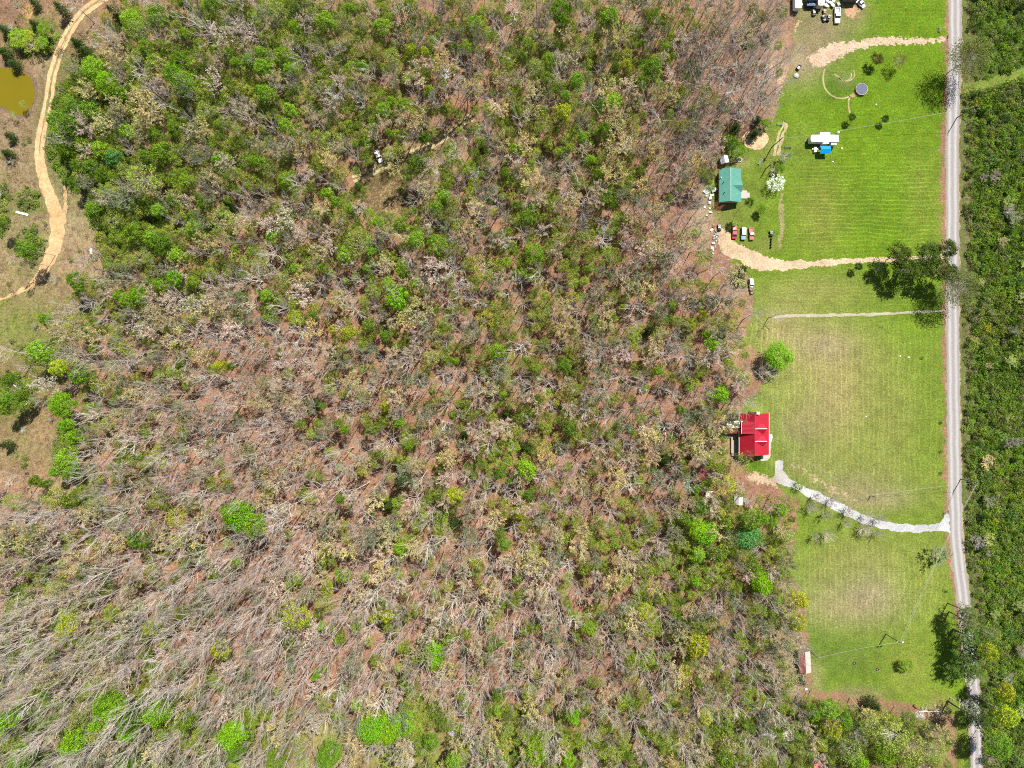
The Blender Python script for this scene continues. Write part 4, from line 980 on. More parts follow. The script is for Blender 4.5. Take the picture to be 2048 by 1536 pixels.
# ------------------------------------------------------------------ uncountable growth: scattered on one object each
def proto_col(name, meshes):
    c = bpy.data.collections.new(name)
    for i, me in enumerate(meshes):
        o = bpy.data.objects.new('%s_%d' % (name, i), me); c.objects.link(o)
    return c
def scatter(name, pts, coll, label=None, cat=None, kind='stuff'):
    """pts: (x, y, z, rot, sx, sz, index); instances are made by a small geometry-node tree"""
    me = bpy.data.meshes.new(name)
    me.from_pydata([p[:3] for p in pts], [], [])
    for nm, idx in (('rz', 3), ('sx', 4), ('sz', 5)):
        a = me.attributes.new(nm, 'FLOAT', 'POINT'); a.data.foreach_set('value', np.array([p[idx] for p in pts], np.float32))
    a = me.attributes.new('pick', 'INT', 'POINT'); a.data.foreach_set('value', np.array([p[6] for p in pts], np.int32))
    o = bpy.data.objects.new(name, me); COL.objects.link(o)
    ng = bpy.data.node_groups.new(name, 'GeometryNodeTree')
    ng.interface.new_socket('Geometry', in_out='INPUT', socket_type='NodeSocketGeometry')
    ng.interface.new_socket('Geometry', in_out='OUTPUT', socket_type='NodeSocketGeometry')
    N = ng.nodes; L = ng.links
    gi = N.new('NodeGroupInput'); go = N.new('NodeGroupOutput')
    ci = N.new('GeometryNodeCollectionInfo'); ci.inputs[0].default_value = coll
    ci.inputs['Separate Children'].default_value = True; ci.inputs['Reset Children'].default_value = True
    ip = N.new('GeometryNodeInstanceOnPoints'); ip.inputs['Pick Instance'].default_value = True
    def attr(nm, ty='FLOAT'):
        k = N.new('GeometryNodeInputNamedAttribute'); k.data_type = ty; k.inputs['Name'].default_value = nm; return k.outputs['Attribute']
    cr = N.new('ShaderNodeCombineXYZ'); L.new(attr('rz'), cr.inputs[2])
    cs = N.new('ShaderNodeCombineXYZ'); L.new(attr('sx'), cs.inputs[0]); L.new(attr('sx'), cs.inputs[1]); L.new(attr('sz'), cs.inputs[2])
    e2r = N.new('FunctionNodeEulerToRotation'); L.new(cr.outputs[0], e2r.inputs[0])
    L.new(gi.outputs[0], ip.inputs['Points']); L.new(ci.outputs[0], ip.inputs['Instance']); L.new(attr('pick', 'INT'), ip.inputs['Instance Index'])
    L.new(e2r.outputs[0], ip.inputs['Rotation']); L.new(cs.outputs[0], ip.inputs['Scale'])
    L.new(ip.outputs[0], go.inputs[0])
    md = o.modifiers.new('scatter', 'NODES'); md.node_group = ng
    tag(o, label, cat, kind=kind)
    return o

def tree_pts(lst, kind, n, hb, cf):
    out = []
    for x, y, R_, tall in lst:
        h = hb * r4.uniform(0.85, 1.12) * tall
        p = P(x, y, h * cf); sxy = R_ * S * 0.94 / PR[kind]
        out.append((p.x, p.y, T(p.x, p.y), r4.uniform(0, 6.28), sxy, h / PH[kind], r4.randrange(n)))
    return out
bare_j = [bare_tree(100 + i, h=22, R=4.2 + 0.3 * (i % 3), trunk_r=0.24).joined('bare_wood', M['bark'], M['leaf']) for i in range(6)]
if STUFF['bare']:
    scatter('bare_woodland', tree_pts(STUFF['bare'], 'bare', 6, 20.5, CF['bare']), proto_col('bare_wood', bare_j), 'leafless grey wood of many slender trees filling between the larger ones', 'woodland')
if STUFF['leaf']:
    lj = [leafy_tree(430 + i, h=14, R=3.7, clumps=40, per=28).joined('leafy_wood', M['bark'], M['leaf_mixed']) for i in range(4)]
    scatter('leafy_woodland', tree_pts(STUFF['leaf'], 'leafy', 4, 11, CF['leafy']), proto_col('leafy_wood', lj), 'small green trees in fresh leaf scattered through the wood', 'woodland')
if STUFF['bud']:
    M['leaf_bud'] = leaf_mat('leaf_bud', fixed=[COLR['o'], COLR['p'], COLR['s'], (0.5, 0.42, 0.22)])
    bj = [bare_tree(240 + i, h=17, R=4.0, bud=5, budsize=0.42, fork=0.45).joined('bud_wood', M['bark'], M['leaf_bud']) for i in range(3)]
    scatter('budding_woodland', tree_pts(STUFF['bud'], 'bud', 3, 16, CF['bud']), proto_col('bud_wood', bj), 'pale trees just breaking bud scattered through the wood', 'woodland')

# undergrowth on the woodland floor
def tuft(seed, R, n, ls, m, h=0.5):
    t = Tree(seed)
    for _ in range(n):
        a = t.r.uniform(0, 6.28); q = R * math.sqrt(t.r.random())
        t.leaf(Vector((math.cos(a) * q, math.sin(a) * q, h * t.r.random() * (1 - 0.5 * q / R))), ls * t.r.uniform(.6, 1.4), 0.9, asp=0.5)
    me = bpy.data.meshes.new('tuft'); me.from_pydata([tuple(v) for v in t.cv], [], t.cf); me.materials.append(m); me.update()
    return me
green_t = proto_col('green_tuft', [tuft(1 + i, 0.9, 42, 0.30, M['leaf_mixed'], 0.9) for i in range(5)])
thick_t = proto_col('thicket_tuft', [shrub(30 + i, R=1.0, n=110, h=1.3, ls=0.3, stems=3).joined('thicket_tuft', M['bark'], M['leaf_thicket']) for i in range(6)])
dry_t = proto_col('dry_tuft', [tuft(50 + i, 0.7, 30, 0.26, M['leaf_dry'], 0.35) for i in range(5)])
lit_t = proto_col('litter_tuft', [tuft(70 + i, 1.1, 34, 0.24, M['leaf_brown'], 0.14) for i in range(5)])
g_pts = []; d_pts = []; l_pts = []; t_pts = []
LUSHZ = [(130, 255, 45, 85), (175, 215, 55, 75), (190, 330, 70, 60), (260, 440, 80, 60), (70, 80, 50, 30), (135, 900, 26, 60), (30, 790, 45, 40), (80, 705, 36, 22), (60, 495, 28, 36), (240, 1440, 110, 40), (770, 1480, 40, 20), (60, 400, 30, 20), (5, 420, 16, 50), (1640, 1455, 60, 30), (1780, 1480, 100, 50), (450, 30, 60, 40), (595, 25, 50, 40)]
for _ in range(52000):
    x = r4.uniform(-25, 1640); y = r4.uniform(-25, 1560)
    inwood = inside(x, y, WOOD)
    lush = any(((x - a) / c) ** 2 + ((y - b_) / d) ** 2 < 1 for a, b_, c, d in LUSHZ)
    g = greenness(x, y)
    if x > 60 and y < 620 and x < 230:      # keep the sandy track and pond clear
        near = min(math.hypot(x - a, y - b_) for a, b_ in TR)
        if near < 19: continue
    if x < 78 and 130 < y < 238: continue
    if inwood and min(math.hypot(x - a, y - b_) for a, b_ in TRAIL) < 13: continue
    p = P(x, y)
    clear = any(((x - a) / c) ** 2 + ((y - b_) / d) ** 2 < 1 for a, b_, c, d in CLEAR)
    if lush and r4.random() < 0.9:
        t_pts.append((p.x, p.y, p.z, r4.uniform(0, 6.28), r4.uniform(.7, 1.7), r4.uniform(.6, 1.6), r4.randrange(6)))
    elif inwood and not clear:
        u = r4.random()
        if u < 0.55 * g + 0.02: g_pts.append((p.x, p.y, p.z, r4.uniform(0, 6.28), r4.uniform(.5, 1.5), r4.uniform(.5, 1.8), r4.randrange(5)))
        elif u < 0.30: l_pts.append((p.x, p.y, p.z, r4.uniform(0, 6.28), r4.uniform(.6, 1.4), 1.0, r4.randrange(5)))
    elif x < 260 and y < 1010:
        gq = max([0.95 * math.exp(-((x - a) / c) ** 2 - ((y - b_) / d) ** 2) for a, b_, c, d in ((60, 500, 34, 46), (60, 410, 40, 26), (5, 420, 26, 60), (50, 655, 90, 45), (100, 740, 50, 50), (30, 800, 50, 60), (20, 650, 50, 60), (75, 75, 60, 50), (40, 700, 60, 30))])
        if r4.random() < gq: g_pts.append((p.x, p.y, p.z, r4.uniform(0, 6.28), r4.uniform(.4, 1.0), r4.uniform(.3, .9), r4.randrange(5)))
        elif r4.random() < (0.55 if x < 160 else 0.4):
            d_pts.append((p.x, p.y, p.z, r4.uniform(0, 6.28), r4.uniform(.6, 1.5), r4.uniform(.6, 1.8), r4.randrange(5)))
for _ in range(2600):      # dry grass of the trail clearing
    a = r4.uniform(0, 6.28); q = math.sqrt(r4.random()); x = 775 + math.cos(a) * q * 62; y = 385 + math.sin(a) * q * 48
    if r4.random() < .5: x = r4.uniform(740, 950); y = 350 - (x - 740) * 0.55 + r4.gauss(14, 12)
    if min(math.hypot(x - a_, y - b_) for a_, b_ in TRAIL) < 12: continue
    p = P(x, y); d_pts.append((p.x, p.y, p.z, r4.uniform(0, 6.28), r4.uniform(.4, 1.1), r4.uniform(.5, 1.4), r4.randrange(5)))
# thicket east of the road
EDGE = lambda y: 1930 + (y > 1050) * min(32, (y - 1050) * 0.11) + 3 * math.sin(y / 37.0)
for _ in range(9500):
    y = r4.uniform(-30, 1570); x = r4.uniform(EDGE(y), 2090)
    if abs(y - (172 - max(0, x - 1960) * 0.33)) < 11 and y < 185: continue
    dens = 0.4 if x < EDGE(y) + 26 else 0.95
    if 20 < y < 165: dens *= 0.45
    if 820 < y < 960: dens *= 0.7
    if r4.random() > dens: continue
    p = P(x, y); t_pts.append((p.x, p.y, p.z, r4.uniform(0, 6.28), r4.uniform(.6, 1.5), r4.uniform(.5, 1.9), r4.randrange(6)))
for _ in range(1800):
    y = r4.uniform(-30, 1570); x = EDGE(y) + abs(r4.gauss(0, 12))
    p = P(x, y); d_pts.append((p.x, p.y, p.z, r4.uniform(0, 6.28), r4.uniform(.4, 1.0), r4.uniform(.5, 1.3), r4.randrange(5)))
scatter('undergrowth', g_pts, green_t, 'low green seedlings and briars on the woodland floor', 'undergrowth')
scatter('thicket', t_pts, thick_t, 'dense bright green brambles and bushes massed along the road and track', 'thicket')
scatter('dry_grass', d_pts, dry_t, 'rough tan grass tussocks in the open ground', 'dry grass')
scatter('leaf_litter', l_pts, lit_t, 'brown fallen leaves drifted on the woodland floor', 'leaf litter')

# single bushes standing in the thicket east of the road
r5 = random.Random(5)
n_ = 0
for _ in range(4000):
    if n_ >= 190: break
    y = r5.uniform(-15, 1552); x = r5.uniform(EDGE(y) + 18, 2066)
    if abs(y - (172 - max(0, x - 1960) * 0.33)) < 16 and y < 190: continue
    if 20 < y < 165 and r5.random() < 0.5: continue
    R_ = r5.uniform(6, 14)
    if not ok(x, y, R_, 0.95): continue
    gput(x, y, R_); n_ += 1
    if r5.random() < 0.22 and y > 350:
        tree(x, y, R_ * 1.1, 'bud', r5.choice('bsoy'), name='bare_bush', cat='bare bush', hgt=r5.uniform(3, 5), rng=r5)
    elif r5.random() < 0.16:
        tree(x, y, R_, 'cedar', r5.choice('dm'), hgt=r5.uniform(3.5, 6), rng=r5)
    else:
        c = r5.choice('gmgmYG' if y < 1150 else 'gGYym')
        q_ = r5.uniform(0.55, 0.9); cc = (COLR[c][0] * q_, COLR[c][1] * q_, COLR[c][2] * q_ + r5.choice((0, .02, .05)))
        tree(x, y, R_, 'shrub', c, name='green_bush', cat='bush', hgt=r5.uniform(2.0, 4.0), rng=r5, cc=cc)

n_ = 0      # scrub bushes of the open ground at the left
for _ in range(900):
    if n_ >= 46: break
    x = r5.uniform(-5, 190); y = r5.uniform(240, 960) if r5.random() < .8 else r5.uniform(20, 130)
    if inside(x, y, WOOD) or min(math.hypot(x - a, y - b_) for a, b_ in TR) < 22: continue
    R_ = r5.uniform(3.5, 9)
    if not ok(x, y, R_, 1.1): continue
    gput(x, y, R_); n_ += 1; c = r5.choice('mmdgys')
    tree(x, y, R_, 'shrub' if r5.random() < .7 else 'small', c, name='scrub_bush', cat='scrub bush', hgt=r5.uniform(1.0, 2.4), rng=r5, cc=tuple(v * r5.uniform(.55, .8) for v in COLR[c]))

# trees standing on the lawns and along the road ---------------------------------
def lt(px, py, r, kind, col, label, h, base=True, name=None, cat=None, group=None, cc=None):
    return tree(px, py, r, kind, col, name=name, cat=cat, label=label, hgt=h, base=base, group=group, cc=cc, rng=r5)
DG = (0.045, 0.085, 0.02)
lt(1695, 241, 9.5, 'leafy', 'm', 'small dark round tree on the lawn below the trampoline', 4.2, cc=DG)
lt(1762, 243, 9.5, 'leafy', 'm', 'small dark round tree on the lawn left of the big roadside tree', 3.8, cc=DG)
lt(1743, 128, 15, 'leafy', 'y', 'left of two young trees with yellowing crowns above the trampoline', 5.2, cc=(0.13, 0.13, 0.025))
lt(1785, 133, 18, 'sparse', 'y', 'right of two young trees with yellowing crowns above the trampoline', 6.2, cc=(0.15, 0.15, 0.035))
lt(1893, 147, 46, 'wide', 'y', 'large thin-crowned roadside tree leaning over the upper road', 15.5, cc=(0.20, 0.24, 0.06))
lt(1880, 585, 42, 'wide', 's', 'large pale budding tree arching over the road at the yard driveway', 15.0, cc=(0.20, 0.25, 0.09))
for i, (x, y, r_, h, c, w) in enumerate([(1708, 537, 9, 4.2, 'm', 'smallest dark tree at the left end of the roadside row'), (1745, 540, 14, 6.0, 'm', 'second small tree from the left in the roadside row'),
                                    (1772, 520, 22, 9.0, 'y', 'full tree in the roadside row just above the yard driveway, left'), (1788, 548, 24, 9.5, 'y', 'broad dark tree in the middle of the roadside row'),
                                    (1825, 520, 24, 10, 'y', 'broad tree of the roadside row overhanging the yard driveway'), (1843, 548, 24, 10, 'y', 'dense tree of the roadside row below the yard driveway, right'),
                                    (1862, 508, 20, 9, 'y', 'rounded tree of the roadside row next to the road'), (1868, 555, 18, 9, 'y', 'last tree of the roadside row beside the pale budding tree')]):
    lt(x, y, r_ * (1.2 if i > 1 else 1.1), 'leafy', c, w, h * (1.3 if i > 1 else 1.1), cc=(0.085, 0.125, 0.022) if i > 1 else DG)
for x, y, r_, h, w in [(1895, 1206, 20, 14.5, 'thin pine with bare stem, uppermost of the pines by the lower road'), (1898, 1223, 24, 14, 'open pine, second down of the pines by the lower road')]:
    lt(x, y, r_, 'pine', 'm', w, h, cc=(0.15, 0.2, 0.05))
for x, y, r_, h, w in [(1906, 1258, 30, 13, 'bright dense pine over the road, middle of the lower road pines'), (1902, 1292, 27, 12, 'dark pine at the lawn edge among the lower road pines'), (1912, 1325, 28, 11, 'wide dark pine near the end of the lower road pines'), (1888, 1330, 22, 8, 'short pine nearest the round shrub on the lower lawn')]:
    lt(x, y, r_ * 1.15, 'pine', 'm', w, h, cc=(0.13, 0.22, 0.035))
lt(1900, 1395, 22, 'bare', 'b', 'reddish bare tree at the lower lawn corner by the road', 9, name='bare_tree')
lt(1536, 636, 20, 'bare', 'b', 'lone grey bare tree at the left end of the worn strip', 9.5)
lt(1485, 640, 24, 'bare', 'b', 'bare tree at the wood edge casting branches on the lawn', 13)
lt(1868, 1102, 25, 'bud', 's', 'bushy budding tree on the lawn below the gravel driveway mouth', 5.5)
lt(1475, 300, 16, 'leafy', 'm', 'round dark green tree between the grey shed and the sand ring', 5, base=False)
lt(1480, 560, 12, 'cedar', 'd', 'dark cedar at the wood corner below the yard driveway', 5, base=False)
lt(1508, 268, 15, 'cedar', 'd', 'dark evergreen overhanging the top of the sand ring', 5, base=False)
for i, (x, y, r_, c, w) in enumerate([(1592, 972, 11, 'm', 'green bushy sapling at the head of the gravel driveway'), (1623, 989, 7, 'b', 'bare sapling on the upper driveway edge, second from the house'), (1657, 999, 9, 'b', 'bare sapling on the upper driveway edge, third from the house'),
                                      (1692, 1017, 10, 'r', 'widest bare sapling on the upper driveway edge'), (1724, 1027, 7, 'b', 'thin sapling on the upper driveway edge before the last'), (1750, 1036, 9, 'b', 'last sapling on the upper driveway edge toward the road'),
                                      (1614, 1013, 9, 'd', 'dark sapling on the lower driveway side nearest the wood'), (1643, 1027, 7, 'd', 'dark low sapling second along the lower driveway side'), (1683, 1042, 7, 'b', 'thin bent sapling in the middle of the lower driveway side'),
                                      (1718, 1055, 11, 'r', 'red-leaved sapling on the lower driveway side'), (1748, 1064, 7, 'd', 'last dark sapling on the lower driveway side toward the road'), (1624, 1071, 7, 'd', 'small sapling alone on the lawn below the driveway'), (1647, 1065, 9, 'b', 'pale bare sapling on the lawn below the driveway')]):
    lt(x, y, r_ * 1.2, 'small' if c in 'brd' else 'shrub', c, w, 4.2 if c != 'm' else 2.4, name='sapling', cat='sapling', group='saplings along the gravel driveway')
for x, y, w in [(1880, 845, 'uppermost small dark shrub in a mulch ring beside the road'), (1880, 903, 'middle small dark shrub in a mulch ring beside the road'), (1880, 946, 'lowest small dark shrub in a mulch ring beside the road'), (1842, 716, 'tiny green shrub on the lawn right of two white stones'), (1891, 1182, 'tiny dark shrub beside the road above the pines')]:
    lt(x, y, 4, 'shrub', 'd', w, 0.9, name='shrub', cat='shrub')

# ------------------------------------------------------------------ materials of made things
M['green_roof'] = metal_roof('green_metal_roof', (0.085, 0.27, 0.215), 1, 0.45)
M['red_roof'] = metal_roof('red_metal_roof', (0.40, 0.010, 0.03), 1, 0.45)
M['rust_roof'] = metal_roof('rusty_roof', (0.20, 0.06, 0.05), 1, 0.6)
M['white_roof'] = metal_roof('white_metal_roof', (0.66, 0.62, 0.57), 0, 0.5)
M['streaked'] = metal_roof('streaked_tin', (0.50, 0.42, 0.38), 0, 0.5)
M['grey_roof'] = metal_roof('grey_roof', (0.32, 0.30, 0.32), 0, 0.5)
M['white'] = pbr('white_paint', (0.8, 0.79, 0.77), 0.4, scale=1.2, var=0.07)
M['offwhite'] = pbr('offwhite_vinyl', (0.62, 0.60, 0.54), 0.6, scale=1.2, var=0.1)
M['siding'] = pbr('siding', (0.45, 0.43, 0.39), 0.7)
M['brick'] = pbr('brick', (0.24, 0.13, 0.10), 0.85)
M['wood'] = pbr('weathered_wood', (0.20, 0.18, 0.16), 0.85, scale=2, var=0.25)
M['lightwood'] = pbr('pale_timber', (0.36, 0.31, 0.24), 0.85, scale=2, var=0.2)
M['black'] = pbr('black_rubber', (0.025, 0.025, 0.028), 0.7)
M['steel'] = pbr('steel', (0.20, 0.205, 0.21), 0.55, metal=0.2)
M['darkglass'] = pbr('tinted_glass', (0.03, 0.035, 0.05), 0.08, spec=0.8, var=0.02)
M['pole'] = pbr('creosote_pole', (0.17, 0.14, 0.115), 0.9)
M['wire'] = pbr('wire', (0.45, 0.45, 0.42), 0.5)
M['mat_blue'] = pbr('jump_mat', (0.065, 0.075, 0.13), 0.6, var=0.1)
M['tarp'] = pbr('blue_tarp', (0.0, 0.26, 0.72), 0.45, scale=1.5, var=0.1)
M['navy'] = pbr('navy_tarp', (0.015, 0.04, 0.10), 0.5, scale=1.5)
M['lblue'] = pbr('light_blue_plastic', (0.06, 0.22, 0.42), 0.4)
M['rust'] = pbr('rust', (0.22, 0.09, 0.055), 0.9, scale=2.5, var=0.4)
M['stone'] = pbr('stone', (0.5, 0.47, 0.42), 0.9, scale=3, var=0.2, bump=0.4)
M['lamp'] = pbr('lamp_lens', (0.7, 0.7, 0.65), 0.2)
M['redlamp'] = pbr('red_lens', (0.35, 0.01, 0.01), 0.25)

def rel(root, px, py, z):
    p = P(px, py, z); return Vector((p.x - root.location.x, p.y - root.location.y, z))

def root_at(name, px, py, label, cat, group=None, rz=0.0):
    p = P(px, py); r_ = empty(name, (p.x, p.y, p.z), rz); tag(r_, label, cat, group); return r_

def panel(mb, quad, t=0.08):
    """a sloping sheet with thickness below it"""
    q = [Vector(v) for v in quad]; n = len(q)
    nn = (q[1] - q[0]).cross(q[2] - q[0]).normalized()
    if nn.z < 0: q = q[::-1]; nn = -nn
    mb.add(q + [v - nn * t for v in q], [tuple(range(n)), tuple(range(n, 2 * n))[::-1]] + [(k, n + k, n + (k + 1) % n, (k + 1) % n) for k in range(n)])

# ---------------------------------------------------------------- green-roofed house
g = root_at('ranch_house', 1461, 371, 'single storey house with a ribbed green metal roof by the wood edge', 'house')
E, Rg = 2.9, 4.6
def G(px, py, z): return rel(g, px, py, z)
w = MB()
x0, x1 = G(1438.6, 371, E).x, G(1482.6, 371, E).x; y0, y1 = G(1461, 404.2, E).y, G(1461, 338.2, E).y; xr = G(1461.3, 371, Rg).x
w.box(((x0 + x1) / 2, (y0 + y1) / 2, E / 2), (x1 - x0 - 0.9, y1 - y0 - 0.9, E)).build('wall', M['siding'], g)
gb = MB()
for yy in (y0 + 0.5, y1 - 0.5):
    gb.add([(x0 + .45, yy, E), (x1 - .45, yy, E), (xr, yy, Rg - .15), (x0 + .45, yy + (.12 if yy < 0 else -.12), E), (x1 - .45, yy + (.12 if yy < 0 else -.12), E), (xr, yy + (.12 if yy < 0 else -.12), Rg - .15)], [(0, 1, 2), (5, 4, 3), (0, 3, 4, 1), (1, 4, 5, 2), (2, 5, 3, 0)])
gb.build('gable', M['siding'], g)
rf = MB()
panel(rf, [(x0, y0, E), (xr, y0, Rg), (xr, y1, Rg), (x0, y1, E)])
panel(rf, [(xr, y0, Rg), (x1, y0, E), (x1, y1, E), (xr, y1, Rg)])
# cross gable above the porch
yg = G(1461, 371, 3.9).y; hw = 2.05
panel(rf, [(xr + .55, yg, Rg - .30), (x1 + .12, yg, Rg - .35), (x1 + .12, yg - hw, E + .05), (x1 - .05, yg - hw, E + .05)])
panel(rf, [(xr + .55, yg, Rg - .30), (x1 + .12, yg, Rg - .35), (x1 + .12, yg + hw, E + .05), (x1 - .05, yg + hw, E + .05)])
ro = rf.build('roof', M['green_roof'], g)
MB().box((xr, (y0 + y1) / 2, Rg + .03), (0.32, y1 - y0, 0.08)).build('ridge_cap', M['green_roof'], ro)
for vx, vy in ((1447.5, 364), (1448.8, 385), (1459.5, 389)):
    v = G(vx, vy, 4.0); MB().tube([(v.x, v.y, 3.2), (v.x, v.y, 4.5)], 0.14, 8).build('vent_pipe', M['black'], ro)
v = G(1442, 355, 3.6); MB().tube([(v.x, v.y, 3.0), (v.x, v.y, 3.9)], 0.16, 8).build('vent_pipe', M['white'], ro)
dk = MB(); c0 = G(1488, 389, 0.3); dk.box((c0.x, c0.y, 0.22), (2.2, 2.9, 0.36)); dk.box((c0.x + 1.5, c0.y - .2, 0.12), (1.2, 1.8, 0.2)); dk.build('porch_step', M['concrete'], g, bevel=0.02)
dw = MB().box((x1 - 0.43, c0.y, 1.1), (0.09, 1.0, 2.1)).build('door', M['white'], g)
MB().tube([(x1 - .36, c0.y + .4, 1.05), (x1 - .30, c0.y + .4, 1.05)], .04).build('handle', M['steel'], dw)
for yy in (y0 + 2.2, y0 + 9.3, y1 - 1.4):
    for xx in (x0 + .43, x1 - .43):
        wi = MB().box((xx, yy, 1.6), (0.10, 1.3, 1.1)).build('window', M['white'], g); MB().box((xx + (.03 if xx > 0 else -.03), yy, 1.6), (0.09, 1.08, 0.9)).build('pane', M['darkglass'], wi)

# ---------------------------------------------------------------- red-roofed house
h_ = root_at('farmhouse', 1508, 868, 'two storey house with a bright red metal roof and two gabled dormers', 'house')
E, Rg = 3.4, 7.6
def G(px, py, z): return rel(h_, px, py, z)
x0, x1 = G(1478.6, 868, E).x, G(1538.0, 868, E).x; y1 = G(1508, 826.5, E).y; y0 = G(1508, 909.5, E).y; xr = G(1509.8, 868, Rg).x
MB().box(((x0 + x1) / 2, (y0 + y1) / 2, E / 2), (x1 - x0 - 1.0, y1 - y0 - 0.9, E)).build('wall', M['offwhite'], h_)
gb = MB()
for yy, s_ in ((y0 + 0.45, 1), (y1 - 0.45, -1)):
    gb.add([(x0 + .5, yy, E), (x1 - .5, yy, E), (xr, yy, Rg - .2), (x0 + .5, yy + .12 * s_, E), (x1 - .5, yy + .12 * s_, E), (xr, yy + .12 * s_, Rg - .2)], [(0, 1, 2), (5, 4, 3), (0, 3, 4, 1), (1, 4, 5, 2), (2, 5, 3, 0)])
gb.build('gable', M['offwhite'], h_)
rf = MB()
panel(rf, [(x0, y0, E), (xr, y0, Rg), (xr, y1, Rg), (x0, y1, E)])
xm = x1 - (x1 - xr) * 0.55; zm = Rg - (Rg - E - .5) * 0.45
panel(rf, [(xr, y0, Rg), (xm, y0, zm), (xm, y1, zm), (xr, y1, Rg)])
panel(rf, [(xm, y0, zm), (x1, y0, E), (x1, y1, E), (xm, y1, zm)])
ro = rf.build('roof', M['red_roof'], h_)
MB().box((xr, (y0 + y1) / 2, Rg + .03), (0.3, y1 - y0, 0.08)).build('ridge_cap', M['red_roof'], ro)
tr_ = MB(); tr_.box((x1 + .07, (y0 + y1) / 2, E - .08), (0.13, y1 - y0, 0.16)); tr_.box((x0 - .07, (y0 + y1) / 2, E - .08), (0.13, y1 - y0, 0.16)); tr_.build('gutter', M['white'], ro)
# long shed dormer on the west slope
ya, yb = G(1508, 867.5, 5.8).y, G(1508, 842.5, 5.8).y; xe = G(1483.3, 855, 5.6).x
sd = MB(); sd.add([(xe, ya, 5.6), (xe, yb, 5.6), (xr, yb, Rg + .06), (xr, ya, Rg + .06), (xe, ya, 5.5), (xe, yb, 5.5), (xr, yb, Rg - .1), (xr, ya, Rg - .1)], [(0, 1, 2, 3), (7, 6, 5, 4), (0, 4, 5, 1), (1, 5, 6, 2), (3, 2, 6, 7), (0, 3, 7, 4)])
sdo = sd.build('shed_dormer', M['red_roof'], h_)
sw = MB(); sw.add([(xe + .35, ya + .3, 3.6), (xe + .35, yb - .3, 3.6), (xr - .2, yb - .3, 7.2), (xr - .2, ya + .3, 7.2), (xe + .35, ya + .3, 5.55), (xe + .35, yb - .3, 5.55), (xr - .2, yb - .3, 7.4), (xr - .2, ya + .3, 7.4)], [(0, 4, 5, 1), (0, 3, 7, 4), (1, 5, 6, 2)])
sw.build('dormer_wall', M['offwhite'], sdo)
MB().box((xe - .05, (ya + yb) / 2, 5.52), (0.12, yb - ya, 0.14)).build('gutter', M['white'], sdo)
# two gabled dormers on the east slope
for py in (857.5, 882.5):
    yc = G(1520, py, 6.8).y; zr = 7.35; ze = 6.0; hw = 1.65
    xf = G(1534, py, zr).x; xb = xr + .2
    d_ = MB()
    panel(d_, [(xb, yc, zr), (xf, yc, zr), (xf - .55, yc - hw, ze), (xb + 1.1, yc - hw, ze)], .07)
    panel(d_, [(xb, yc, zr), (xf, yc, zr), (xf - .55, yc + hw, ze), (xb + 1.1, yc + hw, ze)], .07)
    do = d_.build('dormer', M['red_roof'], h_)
    MB().tube([(xb, yc, zr + .03), (xf, yc, zr + .03)], 0.11, 6).build('ridge_cap', M['white'], do)  # white paints in the sun glare along the dormer ridge
    fw = MB(); fw.add([(xf - .6, yc - hw + .3, 3.8), (xf - .6, yc + hw - .3, 3.8), (xf - .6, yc + hw - .3, ze + .1), (xf - .6, yc, zr - .2), (xf - .6, yc - hw + .3, ze + .1), (xb + 1.3, yc - hw + .3, 3.8), (xb + 1.3, yc + hw - .3, 3.8), (xb + 1.3, yc + hw - .3, ze + .1), (xb + 1.3, yc - hw + .3, ze + .1)], [(0, 1, 2, 3, 4), (0, 4, 8, 5), (1, 6, 7, 2)])
    fw.build('dormer_wall', M['offwhite'], do)
    MB().box((xf - .56, yc, 4.9), (.08, 1.1, 1.1)).build('window', M['darkglass'], do)
c = G(1510.5, 824.3, 5.0); ch = MB(); ch.box((c.x, y1 + .25, 3.9), (1.0, .8, 7.8)); ch.box((c.x, y1 + .25, 7.85), (1.2, 1.0, .2)); ch.build('chimney', M['stone'], h_)
c = G(1482.8, 842.8, 6); MB().tube([(c.x, c.y, 4.2), (c.x, c.y, 6.6)], .28, 10).build('flue', M['white'], ro)
# rear annex: dark red lower slope, upper slope coloured white for its sun glare
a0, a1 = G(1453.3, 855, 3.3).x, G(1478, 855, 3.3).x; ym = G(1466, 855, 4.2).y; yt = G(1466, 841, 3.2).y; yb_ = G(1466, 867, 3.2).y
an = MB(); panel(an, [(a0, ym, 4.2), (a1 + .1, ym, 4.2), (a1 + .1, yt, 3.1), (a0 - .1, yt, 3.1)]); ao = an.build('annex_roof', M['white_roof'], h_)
an = MB(); panel(an, [(a0, ym - .01, 4.19), (a1 - .1, ym - .01, 4.19), (a1 - .4, yb_, 3.1), (a0 + .1, yb_, 3.1)]); an.build('annex_slope', M['rust_roof'], ao)
MB().box(((a0 + a1) / 2, (yt + yb_) / 2, 1.5), (a1 - a0 - .5, yt - yb_ - .5, 3.0)).build('annex_wall', M['offwhite'], h_)
dk = MB(); p0, p1 = G(1463, 868, .5), G(1479, 912, .5); dk.box(((p0.x + p1.x) / 2, (p0.y + p1.y) / 2, .35), (abs(p1.x - p0.x), abs(p1.y - p0.y), .7)); p0, p1 = G(1443, 843, .5), G(1462, 875, .5); dk.box(((p0.x + p1.x) / 2, (p0.y + p1.y) / 2, .33), (abs(p1.x - p0.x), abs(p1.y - p0.y), .66))
dk.build('deck', M['wood'], h_)
p0, p1 = G(1462, 874, .2), G(1466, 906, .2); MB().box(((p0.x + p1.x) / 2 - .1, (p0.y + p1.y) / 2, .45), (.75, abs(p1.y - p0.y), .9)).build('deck_step', M['lightwood'], h_)
